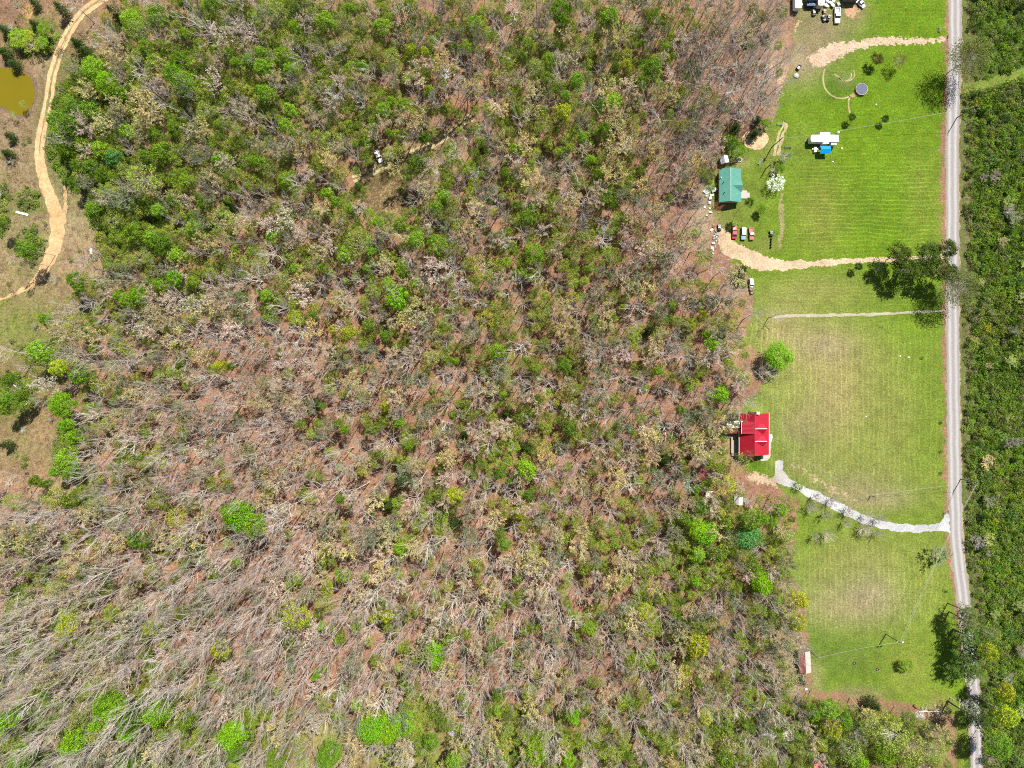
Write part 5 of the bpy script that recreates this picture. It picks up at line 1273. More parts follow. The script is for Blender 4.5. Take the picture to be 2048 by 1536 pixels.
slab = MB(); slabpx(slab, [(1522, 909), (1541, 906), (1541, 912), (1539, 917), (1534, 921), (1526, 922), (1521, 922)], 0.0, 0.16, (h_.location.x, h_.location.y)); slab.build('patio', M['concrete'], h_)
slab = MB(); slabpx(slab, [(1538.5, 869), (1542, 868), (1544.5, 870), (1545, 875), (1543.5, 881), (1541, 886), (1540.5, 905), (1538, 905)], 0.0, 0.17, (h_.location.x, h_.location.y)); slab.build('walkway', M['white'], h_)

# ---------------------------------------------------------------- sheds and roofs in the trees
def gable_shed(name, px, py, wx, wy, eh, rh, label, roofm, wallm, rz=0.0, cat='shed', ridge='y', second=None):
    r_ = root_at(name, px, py, label, cat, rz=rz)
    MB().box((0, 0, eh / 2), (wx - .3, wy - .3, eh)).build('wall', wallm, r_)
    rf = MB(); rf2 = MB() if second else rf
    if ridge == 'y':
        panel(rf, [(-wx / 2, -wy / 2, eh), (0, -wy / 2, rh), (0, wy / 2, rh), (-wx / 2, wy / 2, eh)], .06); panel(rf2, [(0, -wy / 2, rh), (wx / 2, -wy / 2, eh), (wx / 2, wy / 2, eh), (0, wy / 2, rh)], .06)
    else:
        panel(rf, [(-wx / 2, 0, rh), (wx / 2, 0, rh), (wx / 2, wy / 2, eh), (-wx / 2, wy / 2, eh)], .06); panel(rf2, [(-wx / 2, -wy / 2, eh), (wx / 2, -wy / 2, eh), (wx / 2, 0, rh), (-wx / 2, 0, rh)], .06)
    ro = rf.build('roof', roofm, r_)
    if second: rf2.build('roof_slope', second, ro)
    for s_ in (-1, 1):
        t_ = MB()
        if ridge == 'y': t_.add([(-wx / 2 + .2, s_ * (wy / 2 - .2), eh - .02), (wx / 2 - .2, s_ * (wy / 2 - .2), eh - .02), (0, s_ * (wy / 2 - .2), rh - .1)], [(0, 1, 2)])
        else: t_.add([(s_ * (wx / 2 - .2), -wy / 2 + .2, eh - .02), (s_ * (wx / 2 - .2), wy / 2 - .2, eh - .02), (s_ * (wx / 2 - .2), 0, rh - .1)], [(0, 1, 2)])
        t_.build('gable', wallm, r_)
    MB().box((0.1, -wy / 2 + .13, .95), (.9, .08, 1.8)).build('door', M['wood'], r_)
    return r_
gable_shed('garden_shed', 1445, 323, 3.0, 2.6, 2.1, 2.7, 'small grey shed with one pale slope above the green roof', M['grey_roof'], M['wood'], rz=0.25, second=M['white'])
gable_shed('red_barn', 1402, 951, 7.5, 5.5, 3.0, 4.8, 'dark red barn roof half hidden by trees left of the red house', M['rust_roof'], M['wood'], rz=0.9, cat='barn')
gable_shed('red_shed', 1424, 939, 3.4, 5.0, 2.6, 3.6, 'dark red shed roof beside the hidden barn', M['rust_roof'], M['wood'], rz=-0.25)
gable_shed('well_house', 1473, 999, 3.2, 3.2, 2.0, 2.6, 'little shed with grey and white roof among bare branches', M['grey_roof'], M['wood'], rz=-0.08, second=M['white_roof'])
gable_shed('open_barn', 1603, 1318, 4.2, 7.6, 2.8, 3.5, 'old shed with streaked white tin roof at the lower lawn edge', M['rust_roof'], M['wood'], rz=0.05, second=M['streaked'], cat='barn')
hr = gable_shed('cottage', 1640, 1536, 9.0, 8.0, 2.8, 4.6, 'cottage with a faded red roof cut by the bottom edge', metal_roof('faded_red_roof', (0.45, 0.06, 0.07)), M['siding'], rz=-0.25, cat='house', ridge='x')
s_ = root_at('metal_sheet', 1417, 988, 'loose white metal sheet lying in the wood below the barn', 'metal sheet'); MB().box((0, 0, 1.1), (2.8, 2.3, .06)).build('sheet', M['white_roof'], s_)
lg = MB(); [lg.box((a, b_, .52), (.1, .1, 1.08)) for a in (-1.2, 1.2) for b_ in (-1, 1)]; lg.build('frame', M['wood'], s_)

# ---------------------------------------------------------------- travel trailers
def camper(px, py, L, W, Hh, label, rz=0.0, m=None, slides=True, group=None):
    """L along x; rounded nose at the left"""
    r_ = root_at('travel_trailer', px, py, label, 'travel trailer', group, rz)
    prof = [(-L / 2 + .45, W / 2), (-L / 2 + .12, W / 2 - .25), (-L / 2, W / 2 - .75), (-L / 2, -W / 2 + .75), (-L / 2 + .12, -W / 2 + .25), (-L / 2 + .45, -W / 2), (L / 2, -W / 2), (L / 2, W / 2)]
    MB().slab(prof, .55, Hh).build('body', m or M['white'], r_, bevel=.08)
    rv = MB(); [rv.box((x, y, Hh + .09), (a, b_, .2)) for x, y, a, b_ in ((-L * .33, .3, .42, .42), (L * .05, .3, .42, .42), (L * .38, -.4, .9, .35))]; rv.build('roof_vent', M['offwhite'], r_)
    if slides:
        MB().box((L * .02, W / 2 + .38, (Hh + .8) / 2), (3.6, .9, Hh - .9), top=1).build('slide_out', m or M['white'], r_)
        MB().box((L * .06, -W / 2 - .28, 1.7), (2.3, .5, 2.0)).build('slide_out', m or M['white'], r_)
        MB().box((L * .36, -W / 2 - .45, 1.6), (2.0, .85, 1.8)).build('slide_out', m or M['white'], r_)
    for s_ in (-1, 1):
        for x in (L * .1, L * .1 + .85):
            MB().tube([(x, s_ * (W / 2 - .25), .36), (x, s_ * (W / 2 - .02), .36)], .36, 14).build('wheel', M['black'], r_)
    MB().box((-L / 2 - .6, 0, .5), (1.4, .12, .12)).build('hitch', M['steel'], r_)
    for x in (-L * .25, L * .2): MB().box((x, -W / 2 - .01, 1.9), (.9, .05, .55)).build('window', M['darkglass'], r_)
    MB().box((-L * .05, -W / 2 - .02, 1.5), (.7, .06, 1.8)).build('door', M['offwhite'], r_)
    return r_
cv = P(1649.3, 276.5, 3.0)
q = camper(*unP(cv.x, cv.y), 9.9, 2.5, 3.0, 'long white travel trailer parked on the lawn behind the blue canopy')
# blue canopy
p = P(1651.3, 298.5, 2.7); cn = root_at('canopy', *unP(p.x, p.y), 'bright blue pop-up canopy beside the long white trailer', 'canopy')
cf = MB(); panel(cf, [(-1.8, 0, 3.1), (1.8, 0, 3.1), (1.8, 1.3, 2.45), (-1.8, 1.3, 2.45)], .03); panel(cf, [(-1.8, 0, 3.1), (1.8, 0, 3.1), (1.8, -1.45, 2.35), (-1.8, -1.45, 2.35)], .03); cf.build('cover', M['tarp'], cn)
for a in (-1.7, 1.7):
    for b_ in (-1.35, 1.2): MB().tube([(a, b_, 0), (a, b_, 2.42)], .03, 6).build('post', M['white'], cn)

def box_thing(name, px, py, d, label, cat, m, rz=0, z=None, part=None, bevel=.05, m2=None):
    """a small body with a lid, lifted to stand on the ground"""
    r_ = root_at(name, px, py, label, cat, rz=rz)
    MB().box((0, 0, d[2] / 2), (d[0], d[1], d[2])).build('body', m, r_, bevel=min(bevel, min(d) * .2))
    MB().box((0, 0, d[2] + .03), (d[0] * 1.04, d[1] * 1.04, .06)).build('lid', m2 or m, r_)
    return r_
box_thing('storage_box', 1628.6, 301, (.75, 1.7, 1.0), 'white storage box beside the trailer step', 'storage box', M['white'])
box_thing('cooler', 1634.0, 298.8, (.55, .4, .45), 'small white cooler between the storage box and the blue canopy', 'cooler', M['white'])
box_thing('cooler', 1625.0, 298.8, (.5, .4, .45), 'small white cooler at the far left of the trailer clutter', 'cooler', M['white'])
box_thing('gas_can', 1632.8, 304.3, (.3, .35, .4), 'small red can on the grass left of the canopy', 'gas can', M['rust'])
def bottle_thing(px, py, r, h, label, m=None, name='propane_tank', cat='gas tank'):
    r_ = root_at(name, px, py, label, cat)
    t_ = MB(); n = 14
    prof = [(r * .7, 0), (r, h * .12), (r, h * .75), (r * .6, h * .95), (0.02, h)]
    vs = [(a * math.cos(2 * PI * k / n), a * math.sin(2 * PI * k / n), z) for a, z in prof for k in range(n)]
    fs = [(i * n + k, i * n + (k + 1) % n, (i + 1) * n + (k + 1) % n, (i + 1) * n + k) for i in range(len(prof) - 1) for k in range(n)] + [tuple(range(n))[::-1]]
    t_.add(vs, fs).build('tank', m or M['white'], r_)
    MB().tube([(0, 0, h), (0, 0, h + .1)], r * .3, 8).build('valve', M['steel'], r_)
    return r_
bottle_thing(1674.5, 266.5, .45, 1.3, 'round white gas tank at the upper right corner of the long trailer')

# ---------------------------------------------------------------- trampoline
p = P(1723.5, 178, .9); tp = root_at('trampoline', *unP(p.x, p.y), 'round trampoline with dark blue mat on the upper lawn', 'trampoline')
MB().disc((0, 0), 1.95, .86, .90, 36).build('mat', M['mat_blue'], tp)
t_ = MB(); n = 36
t_.tube([(2.1 * math.cos(2 * PI * k / n), 2.1 * math.sin(2 * PI * k / n), .9) for k in range(n + 1)], .075, 8, cap=False).build('rim', M['offwhite'], tp)
for k in range(6):
    a = k * PI / 3; MB().tube([(2.05 * math.cos(a), 2.05 * math.sin(a), 0), (2.1 * math.cos(a), 2.1 * math.sin(a), .88)], .03, 6).build('leg', M['steel'], tp)
nt = MB()
for k in range(6):
    a = k * PI / 3 + .2; nt.tube([(2.2 * math.cos(a), 2.2 * math.sin(a), .1), (2.2 * math.cos(a), 2.2 * math.sin(a), 2.3)], .03, 6)
nt.build('net_pole', M['black'], tp)

# ---------------------------------------------------------------- vehicles
def car(px, py, L, W, Hh, style, label, body, rz=0.0, cat='car', name='parked_car', cab=None, hood=None, bed=None, top=None):
    """nose towards -y; z 0 at the tyres"""
    r_ = root_at(name, px, py, label, cat, rz=rz)
    def loft(rings, nm, m, par=r_):
        t_ = MB(); n = len(rings[0]); t_.add([v for g_ in rings for v in g_], [(i * n + k, i * n + (k + 1) % n, (i + 1) * n + (k + 1) % n, (i + 1) * n + k) for i in range(len(rings) - 1) for k in range(n)] + [tuple(range(n))[::-1], tuple((len(rings) - 1) * n + k for k in range(n))])
        return t_.build(nm, m, par, bevel=.0)
    def ring(y, hw, z0, z1, tuck=.85):
        return [(-hw, y, z0), (hw, y, z0), (hw * 1.0, y, (z0 + z1) * .55), (hw * .97, y, z1 - .1), (hw * tuck, y, z1), (0, y, z1 + .04), (-hw * tuck, y, z1), (-hw * .97, y, z1 - .1), (-hw, y, (z0 + z1) * .55)]
    hw = W / 2; deck = Hh * .60
    if style == 'pickup':
        ys = [(-L / 2, hw * .78, .35, deck * .82), (-L / 2 + .25, hw * .97, .3, deck * .93), (-L * .2, hw, .28, deck), (L * .08, hw, .28, deck)]
        loft([ring(*a) for a in ys], 'body', body)
        bd = MB()
        y0_, y1_ = L * .08 + .03, L / 2
        bd.box((0, (y0_ + y1_) / 2, .5), (W, y1_ - y0_, .35)); bd.box((-hw + .09, (y0_ + y1_) / 2, deck * .78), (.18, y1_ - y0_, deck * .5)); bd.box((hw - .09, (y0_ + y1_) / 2, deck * .78), (.18, y1_ - y0_, deck * .5)); bd.box((0, y1_ - .06, deck * .78), (W - .36, .12, deck * .5))
        bd.build('bed', bed or body, r_)
        ca, cb = -L * .17, L * .08
    elif style == 'suv':
        loft([ring(*a) for a in [(-L / 2, hw * .75, .35, deck * .85), (-L / 2 + .25, hw * .97, .28, deck * .95), (-L * .18, hw, .26, deck * 1.02), (L * .4, hw, .26, deck * 1.05), (L / 2, hw * .88, .34, deck * .95)]], 'body', body)
        ca, cb = -L * .16, L * .44
    else:
        loft([ring(*a) for a in [(-L / 2, hw * .7, .32, deck * .78), (-L / 2 + .3, hw * .95, .25, deck * .9), (-L * .2, hw, .22, deck), (L * .3, hw, .22, deck), (L / 2 - .2, hw * .93, .26, deck * .95), (L / 2, hw * .75, .34, deck * .85)]], 'body', body)
        ca, cb = -L * .12, L * .26
    # greenhouse of glass with a roof panel over it
    in_ = hw * .78; sl = .55 if style == 'coupe' else .38
    gl = MB(); gl.add([(-hw * .92, ca - sl * .6, deck - .02), (hw * .92, ca - sl * .6, deck - .02), (hw * .92, cb + (sl * .8 if style == 'coupe' else .1), deck - .02), (-hw * .92, cb + (sl * .8 if style == 'coupe' else .1), deck - .02),
                       (-in_, ca + sl * .5, Hh - .06), (in_, ca + sl * .5, Hh - .06), (in_, cb - (.35 if style == 'coupe' else .08), Hh - .06), (-in_, cb - (.35 if style == 'coupe' else .08), Hh - .06)],
                      [(3, 2, 1, 0), (4, 5, 6, 7), (0, 1, 5, 4), (1, 2, 6, 5), (2, 3, 7, 6), (3, 0, 4, 7)])
    gl.build('windows', M['darkglass'], r_)
    rl0, rl1 = ca + sl * .5, cb - (.35 if style == 'coupe' else .08)
    MB().box((0, (rl0 + rl1) / 2, Hh - .03), (in_ * 2 + .04, rl1 - rl0 + .04, .07)).build('roof', top or cab or body, r_, bevel=.02)
    if hood: MB().box((0, -L * .34, deck * .985), (W * .8, L * .22, .05), ).build('hood', hood, r_)
    for s_ in (-1, 1):
        for y_ in (-L * .32, L * .30):
            wq = MB().tube([(s_ * (hw - .2), y_, .33), (s_ * (hw + .01), y_, .33)], .33, 16).build('wheel', M['black'], r_)
            MB().tube([(s_ * (hw - .02), y_, .33), (s_ * (hw + .03), y_, .33)], .18, 10).build('rim', M['steel'], wq)
        MB().box((s_ * hw * .62, -L / 2 + .06, deck * .72), (.32, .12, .14)).build('headlight', M['lamp'], r_)
        MB().box((s_ * hw * .68, L / 2 - .04, deck * .75), (.26, .1, .14)).build('taillight', M['redlamp'], r_)
        MB().box((s_ * (hw + .1), ca + .05, deck + .08), (.16, .12, .13)).build('mirror', cab or body, r_)
    return r_
CP = lambda nm, c, r=.28: pbr(nm, c, r, scale=1.0, var=.06, spec=.6)
M['redpaint'] = CP('red_paint', (.50, .01, .02)); M['bluepaint'] = CP('silver_blue_paint', (.22, .33, .45)); M['fadedred'] = pbr('faded_red', (.42, .13, .10), .55, scale=2.5, var=.35); M['cream'] = pbr('cream_paint', (.62, .55, .48), .5, scale=2, var=.15)
car(1467.5, 465.5, 4.7, 1.75, 1.3, 'coupe', 'bright red coupe, leftmost of three cars parked on the dirt drive', M['redpaint'], rz=PI - .02, name='parked_car')
car(1485.5, 468.0, 4.5, 1.75, 1.65, 'suv', 'silver blue estate car with white roof, middle of three parked', M['bluepaint'], rz=-.03, top=M['white'], name='parked_car')
car(1501.5, 468.5, 4.5, 1.7, 1.6, 'pickup', 'faded red pickup with a pale cab roof, rightmost of three parked', M['fadedred'], rz=.04, cat='pickup truck', name='pickup_truck', top=M['cream'], bed=M['fadedred'])
car(1672.5, 33.0, 5.6, 2.0, 1.85, 'pickup', 'white pickup truck with a loaded bed in the upper yard', M['white'], cat='pickup truck', name='pickup_truck')
car(1501.5, 568.5, 3.9, 1.6, 1.6, 'suv', 'stripped white car with a rusty bonnet at the wood edge', M['cream'], rz=.12, name='junk_car', top=M['white'], hood=M['rust'])
car(738.5, 284.5, 4.2, 1.7, 1.45, 'coupe', 'pale abandoned car between two bushes near the woodland trail', M['offwhite'], rz=.25, name='junk_car')
car(757.5, 314.5, 4.6, 1.8, 1.8, 'pickup', 'white abandoned truck at the edge of the woodland trail', M['white'], rz=.45, cat='pickup truck', name='junk_truck')
car(1720.5, 9.0, 3.6, 1.5, 1.4, 'coupe', 'small white car by the lawn corner in the upper yard', M['white'], rz=.7, name='parked_car')

def buggy(px, py, label, body, seat, rz=0.0, L=2.2, name='utility_buggy', cat='utility buggy'):
    r_ = root_at(name, px, py, label, cat, rz=rz); W = 1.2
    MB().box((0, 0, .55), (W * .8, L, .28), top=.9).build('chassis', body, r_, bevel=.04)
    MB().box((0, -L * .36, .82), (W * .75, L * .24, .3), top=.7).build('bonnet', body, r_, bevel=.04)
    MB().box((0, L * .05, .85), (W * .7, .5, .3)).build('seat', seat, r_, bevel=.05)
    MB().box((0, L * .36, .85), (W * .85, L * .26, .22)).build('rack', M['steel'], r_)
    MB().tube([(-.25, -L * .15, 1.15), (.25, -L * .15, 1.15)], .035, 6).build('handlebar', M['black'], r_)
    for s_ in (-1, 1):
        for y_ in (-L * .35, L * .33): MB().tube([(s_ * W * .36, y_, .3), (s_ * W * .56, y_, .3)], .3, 12).build('wheel', M['black'], r_)
    return r_
M['pink'] = pbr('sun_faded_red_vinyl', (.42, .22, .22), .6)
buggy(1647.5, 28.0, 'upper faded red quad bike left of the white pickup', M['rust'], M['pink'], L=2.4, name='quad_bike', cat='quad bike')
buggy(1646.5, 38.5, 'lower grey quad bike with the others left of the white pickup', M['steel'], M['black'], rz=.3, name='quad_bike', cat='quad bike')
buggy(1655.5, 38.0, 'dark quad bike nearest the white pickup', M['black'], M['steel'], rz=-.4, name='quad_bike', cat='quad bike')
buggy(1437.5, 456.5, 'riding mower with a white bonnet at the dirt drive corner', M['black'], M['white'], L=2.3, name='riding_mower', cat='mower')
buggy(1501.5, 583.0, 'grey stripped quad bike below the junk car', M['steel'], M['rust'], L=2.2, rz=.2, name='quad_bike', cat='quad bike')
buggy(1596.5, 136.0, 'small black buggy at the end of the upper dirt driveway', M['black'], M['white'], rz=2.5, L=1.8)
buggy(1626.5, 27.5, 'little tractor with pale seat among the upper yard junk', M['wood'], M['cream'], L=2.0, name='garden_tractor', cat='tractor')

# upper yard: trailers and buildings along the top edge
camper(*unP(P(1597, 1, 2.8).x, P(1597, 1, 2.8).y), 5.4, 2.4, 2.8, 'dusty white trailer, leftmost along the top edge', rz=PI / 2, slides=False)
gable_shed('mobile_home', 1620, -1, 3.6, 3.6, 3.1, 3.5, 'white ribbed metal roof over a dark blue tarpaulin at the top edge', M['white_roof'], M['wood'], cat='shed')
camper(*unP(P(1643, -3, 2.8).x, P(1643, -3, 2.8).y), 5.0, 2.4, 2.8, 'cream roofed trailer in the middle of the top edge row', rz=PI / 2, m=M['cream'], slides=False)
gable_shed('workshop', 1698, -4, 5.0, 3.4, 3.4, 3.9, 'white roofed workshop over bare earth at the top edge', M['white_roof'], M['wood'], cat='workshop')
nv = box_thing('covered_trailer', 1618, 11.0, (2.9, 2.0, 1.8), 'dark blue tarpaulin covered trailer with a light blue panel', 'covered trailer', M['navy'], m2=M['navy']); MB().box((.1, 0, 1.93), (1.9, 1.1, .12)).build('panel', M['lblue'], nv)
r6 = random.Random(8)
JUNK = [(1655, 4, 'white', 'pale'), (1661, 7, 'white', 'pale'), (1666, 3, 'steel', 'grey'), (1653.5, 14, 'white', 'white'), (1602, 10, 'white', 'white'), (1650, 11.5, 'white', 'white'), (1664, 13, 'steel', 'grey'), (1711, 3, 'white', 'white'), (1675, 10, 'steel', 'grey'), (1660, 1, 'lblue', 'blue'), (1594, 17, 'steel', 'grey'), (1628, 13, 'white', 'pale')]
CR = []
for i, (x, y, m_, w_) in enumerate(JUNK):
    sz = (r6.uniform(.5, 1.3), r6.uniform(.5, 1.6), r6.uniform(.4, .9))
    o = box_thing('crate', x, y, sz, '%s crate or bin in the clutter along the top yard edge' % {'pale': 'whitish', 'white': 'white', 'grey': 'grey', 'blue': 'light blue'}[w_], 'crate', M[m_], rz=r6.uniform(0, 1.5), m2=M['cream'] if r6.random() < .3 else None)
    o['group'] = 'clutter in the upper yard'; CR.append((x, o))
ORD = ['first', 'second', 'third', 'fourth', 'fifth', 'sixth', 'seventh', 'eighth', 'ninth', 'tenth', 'eleventh', 'twelfth', 'thirteenth', 'fourteenth', 'fifteenth', 'sixteenth', 'seventeenth', 'eighteenth', 'nineteenth', 'last']
for i, (x, o) in enumerate(sorted(CR, key=lambda q: q[0])): o['label'] = o['label'] + ', ' + ORD[i] + ' from left'
# clutter beside the green-roofed house
for i, (x, y, d, m_, lab) in enumerate([(1431, 379, (.9, .9, .8), 'white', 'round-edged white bin against the green-roofed house'), (1426, 383, (1.2, .8, .7), 'steel', 'grey bench in the clutter left of the green-roofed house'), (1423, 391, (1.4, .7, .5), 'cream', 'pale plank box below the grey bench'), (1420, 397, (.9, .9, .7), 'white', 'white tub on the grass left of the green-roofed house'),
                                        (1418.5, 405.5, (.8, .8, .6), 'white', 'lowest white tub left of the green-roofed house'), (1407, 384, (.5, .5, .8), 'white', 'white post bin left of the blue pool'), (1412, 392, (.7, .6, .6), 'offwhite', 'off-white box just below the blue pool'), (1422, 378, (.5, .9, .6), 'stone', 'tan box above the grey bench'),
                                        (1441, 1367 - 963, (.6, .6, .5), 'offwhite', 'pale block at the lower wall of the green-roofed house')]):
    box_thing('bin', x, y, d, lab, 'bin', M[m_], rz=r6.uniform(0, .6))
pl = root_at('wading_pool', 1412.5, 383.5, 'small round bright blue paddling pool left of the green-roofed house', 'paddling pool')
MB().disc((0, 0), .78, .02, .25, 20).build('basin', M['lblue'], pl); MB().tube([(.8 * math.cos(a * PI / 10), .8 * math.sin(a * PI / 10), .3) for a in range(21)], .1, 6, cap=False).build('rim', M['white'], pl)
WASTE = [(1427, 453, 'white'), (1423, 460, 'cream'), (1431, 462, 'steel'), (1430, 468, 'lblue'), (1433, 474, 'white'), (1428, 477, 'steel'), (1432, 482, 'white'), (1426, 487, 'white'), (1430, 493, 'steel'), (1424, 496, 'white'), (1421, 500, 'white'), (1425, 506, 'white'), (1423, 512, 'steel'), (1419, 417, 'white'), (1409, 414, 'cream'), (1421, 425, 'white'), (1413, 431, 'cream'), (1428, 472, 'white'), (1426, 500, 'cream'), (1434, 470, 'steel')]
SCR = []
for i, (x, y, m_) in enumerate(WASTE):
    o = box_thing('scrap', x, y, (r6.uniform(.3, .9), r6.uniform(.3, 1.1), r6.uniform(.2, .6)), '%s scrap dumped between the wood and the dirt drive' % {'white': 'white', 'cream': 'cream', 'steel': 'grey metal', 'lblue': 'light blue'}[m_], 'scrap', M[m_], rz=r6.uniform(0, 3), m2=M['rust'] if r6.random() < .2 else None)
    o['group'] = 'scrap between the wood and the dirt drive'; SCR.append((y, o))
for i, (y, o) in enumerate(sorted(SCR, key=lambda q: q[0])): o['label'] = o['label'] + ', ' + ORD[i] + ' from top'
# fire pit, low table frame, logs, pallets
fp = root_at('fire_pit', 1479, 320, 'stone fire pit with ash on the grass above the green-roofed house', 'fire pit')
t_ = MB()
for k in range(12): t_.box((.75 * math.cos(k * PI / 6), .75 * math.sin(k * PI / 6), .15), (.34, .26, .3), rz=k * PI / 6)
t_.build('ring', M['stone'], fp); MB().disc((0, 0), .6, .0, .09, 16).build('ash', M['black'], fp)
for x, y, lab in ((1708.3, 1326, 'left dark tyre planter on the dark green lower lawn'), (1754.3, 1338.5, 'right dark tyre planter on the dark green lower lawn')):
    ty = root_at('tyre_planter', x, y, lab, 'tyre'); MB().tube([(.42 * math.cos(a * PI / 9), .42 * math.sin(a * PI / 9), .13) for a in range(19)], .14, 8, cap=False).build('tyre', M['black'], ty); MB().disc((0, 0), .32, 0, .1, 12).build('soil', M['wood'], ty)
for x, y, lab in ((1800, 712.5, 'left white stone on the mown lawn near the road'), (1817.5, 714.5, 'right white stone on the mown lawn near the road'), (1732, 833, 'white stone alone in the middle lawn'), (1752, 209, 'white speck of a stone on the upper lawn below the trampoline'), (1612, 1378, 'white rock at the lower left lawn corner'), (1665.5, 323.5, 'white stone on the lawn below the trailer'), (1683.5, 296.5, 'white stone on the lawn right of the canopy'), (1592, 152, 'grey slab beside the black buggy')):
    st = MB(); rr = .9 if 'slab' in lab else (.5 if 'rock' in lab else .28)
    bm = bmesh.new(); bmesh.ops.create_icosphere(bm, subdivisions=2, radius=rr)
    for v in bm.verts: v.co = v.co * (1 + .25 * noise.noise(v.co * 2.2 + Vector((x, y, 0)))); v.co.z *= .5; v.co.z += rr * .3
    me = bpy.data.meshes.new('rock'); bm.to_mesh(me); bm.free(); me.materials.append(M['stone'] if 'slab' in lab else M['white'])
    o = bpy.data.objects.new('rock', me); o.location = P(x, y); COL.objects.link(o); tag(o, lab, 'stone')
# white litter in the left field
for x, y, L, W, rz, lab in ((45, 427, 4.6, .75, -.25, 'long white plastic sheet on the grass left of the sandy track'), (183, 503, .9, 2.0, .0, 'small white board on the tan grass right of the sandy track'), (30, 769, 2.0, .8, -.6, 'white board half hidden in the green at the left edge')):
    b_ = root_at('board', x, y, lab, 'board', rz=rz); MB().box((0, 0, .24), (L, W, .08)).build('panel', M['white'], b_); t_ = MB(); [t_.box((s_ * L * .4, 0, .1), (.08, W * .8, .2)) for s_ in (-1, 1)]; t_.build('batten', M['wood'], b_)
# low timber things
for x, y, L, rz, m_, lab in ((1575, 295, 2.6, .0, 'wood', 'dark timber bench rail left of the trailer'), (1520, 324, 2.4, 1.05, 'steel', 'metal ladder lying on the grass below the sand ring'), (1878, 60, 1.6, 1.5, 'lightwood', 'short timber sign post stack beside the upper road'), (1559, 249, 2.0, -.2, 'steel', 'grey gate section at the wood edge above the sand ring')):
    b_ = root_at('timber_rack', x, y, lab, 'rack', rz=rz); t_ = MB(); [t_.box((0, s_ * .3, .5), (L, .1, .12)) for s_ in (-1, 0, 1)]; t_.build('rail', M[m_], b_)
    for s_ in (-1, 1): MB().box((s_ * L * .42, 0, .24), (.1, .6, .48)).build('leg', M[m_], b_)
# row of small black motorcycles / junk by the mown track
buggy(1541, 468, 'black quad bike at the head of the junk line by the mown track', M['black'], M['steel'], L=1.9, name='quad_bike', cat='quad bike')
for i, y in enumerate((478, 483.5, 489, 494.5)):
    o = bottle_thing(1542 - i * .3, y, .35, .9, ['uppermost', 'second', 'third', 'lowest'][i] + ' black drum in the line beside the mown track', M['black'], 'oil_drum', 'drum')
# fallen pale trunk and brush at the lower lawn corner
fb = root_at('fallen_tree', 1853, 1420, 'fallen bleached tree with broken limbs on brush at the lower lawn corner', 'fallen tree')
t_ = Tree(5)
t_.path(Vector((-3, -.2, .5)), Vector((1, .02, .02)), 8.0, .24, .10, 6, .03, n=7, crown=False)
for k in range(26):
    a = RNG.uniform(-1.4, 1.4) + (PI if k % 3 == 0 else 0); p = Vector((RNG.uniform(-2.5, 4.5), -.2, .5))
    q2, d2 = t_.path(p, Vector((math.cos(a), math.sin(a) * 1.1, RNG.uniform(-.05, .3))).normalized(), RNG.uniform(1.2, 3.4), .08, .025, 3, .15)
    for _ in range(3): t_.path(q2[2], (d2 + Vector((RNG.gauss(0, .6), RNG.gauss(0, .6), RNG.gauss(0, .2)))).normalized(), RNG.uniform(.5, 1.4), .03, .012, 2, .2, n=3)
for me, nm in zip(t_.meshes('fallen', M['bark'], M['leaf']), ('trunk', 'limbs')):
    o = bpy.data.objects.new(nm, me); COL.objects.link(o); o.parent = fb; o.color = (.6, .58, .55, 1)
lgp = root_at('log', 1833, 1415, 'thick brown log lying at the lower lawn corner', 'log', rz=-.7); t_ = MB(); t_.tube([(-1.6, 0, .35), (1.6, 0, .38)], .38, 12); t_.build('trunk', M['rust'], lgp); MB().tube([(1.59, 0, .38), (1.64, 0, .38)], .34, 12).build('cut_end', M['lightwood'], lgp)
lgp = root_at('fallen_log', 955, 262, 'straight pale log lying in the wood below the trail end', 'log', rz=1.0); MB().tube([(-2.4, 0, .2), (0, .05, .2), (2.6, 0, .2)], .16, 8, .1).build('trunk', M['lightwood'], lgp); MB().tube([(.8, .05, .2), (1.3, .7, .5)], .06, 6, .02).build('limb', M['lightwood'], lgp)

# ---------------------------------------------------------------- utility poles and wires
def pole(px, py, h, label, lean=(0, 0), lamp=False, arm=True, rz=.4, tr=False):
    r_ = root_at('utility_pole', px, py, label, 'utility pole')
    top = Vector((lean[0], lean[1], h))
    MB().tube([(0, 0, -.2), tuple(top * .5), tuple(top)], .19, 10, .13).build('pole', M['pole'], r_)
    if arm:
        d = Vector((math.cos(rz), math.sin(rz), 0)); c = top - Vector((0, 0, .7))
        MB().tube([tuple(c - d * 1.1), tuple(c + d * 1.1)], .07, 6).build('crossarm', M['pole'], r_)
        for s_ in (-1, 0, 1): MB().tube([tuple(c + d * s_), tuple(c + d * s_ + Vector((0, 0, .25)))], .06, 8).build('insulator', M['white'], r_)
    if lamp:
        c = top - Vector((0, 0, 1.0)); MB().tube([tuple(c), tuple(c + Vector((.9, .1, .3)))], .04, 6).build('lamp_arm', M['steel'], r_); MB().box(tuple(c + Vector((1.1, .1, .3))), (.6, .35, .2)).build('lamp_head', M['white'], r_)
    if tr: MB().tube([tuple(top + Vector((-.3, .1, -2.1))), tuple(top + Vector((-.3, .1, -1.2)))], .24, 12).build('transformer', M['steel'], r_)
    return r_.location + top
def base_from_top(pxt, pyt, h): return None
pA = pole(1772, 1268, 9.6, 'tall utility pole with lamp standing on the lower lawn', lamp=True, rz=-.4, lean=(-.1, .35))
pB = pole(1543, 295, 9.8, 'utility pole between the sand ring and the trailer', lean=(.2, .1), tr=True)
pC = pole(1621, 1303, 5.2, 'short utility pole beside the old tin-roofed shed', arm=False, lean=(.3, -.3))
pD = pole(1913, 236, 10.4, 'utility pole on the right road verge of the upper road', rz=1.4)
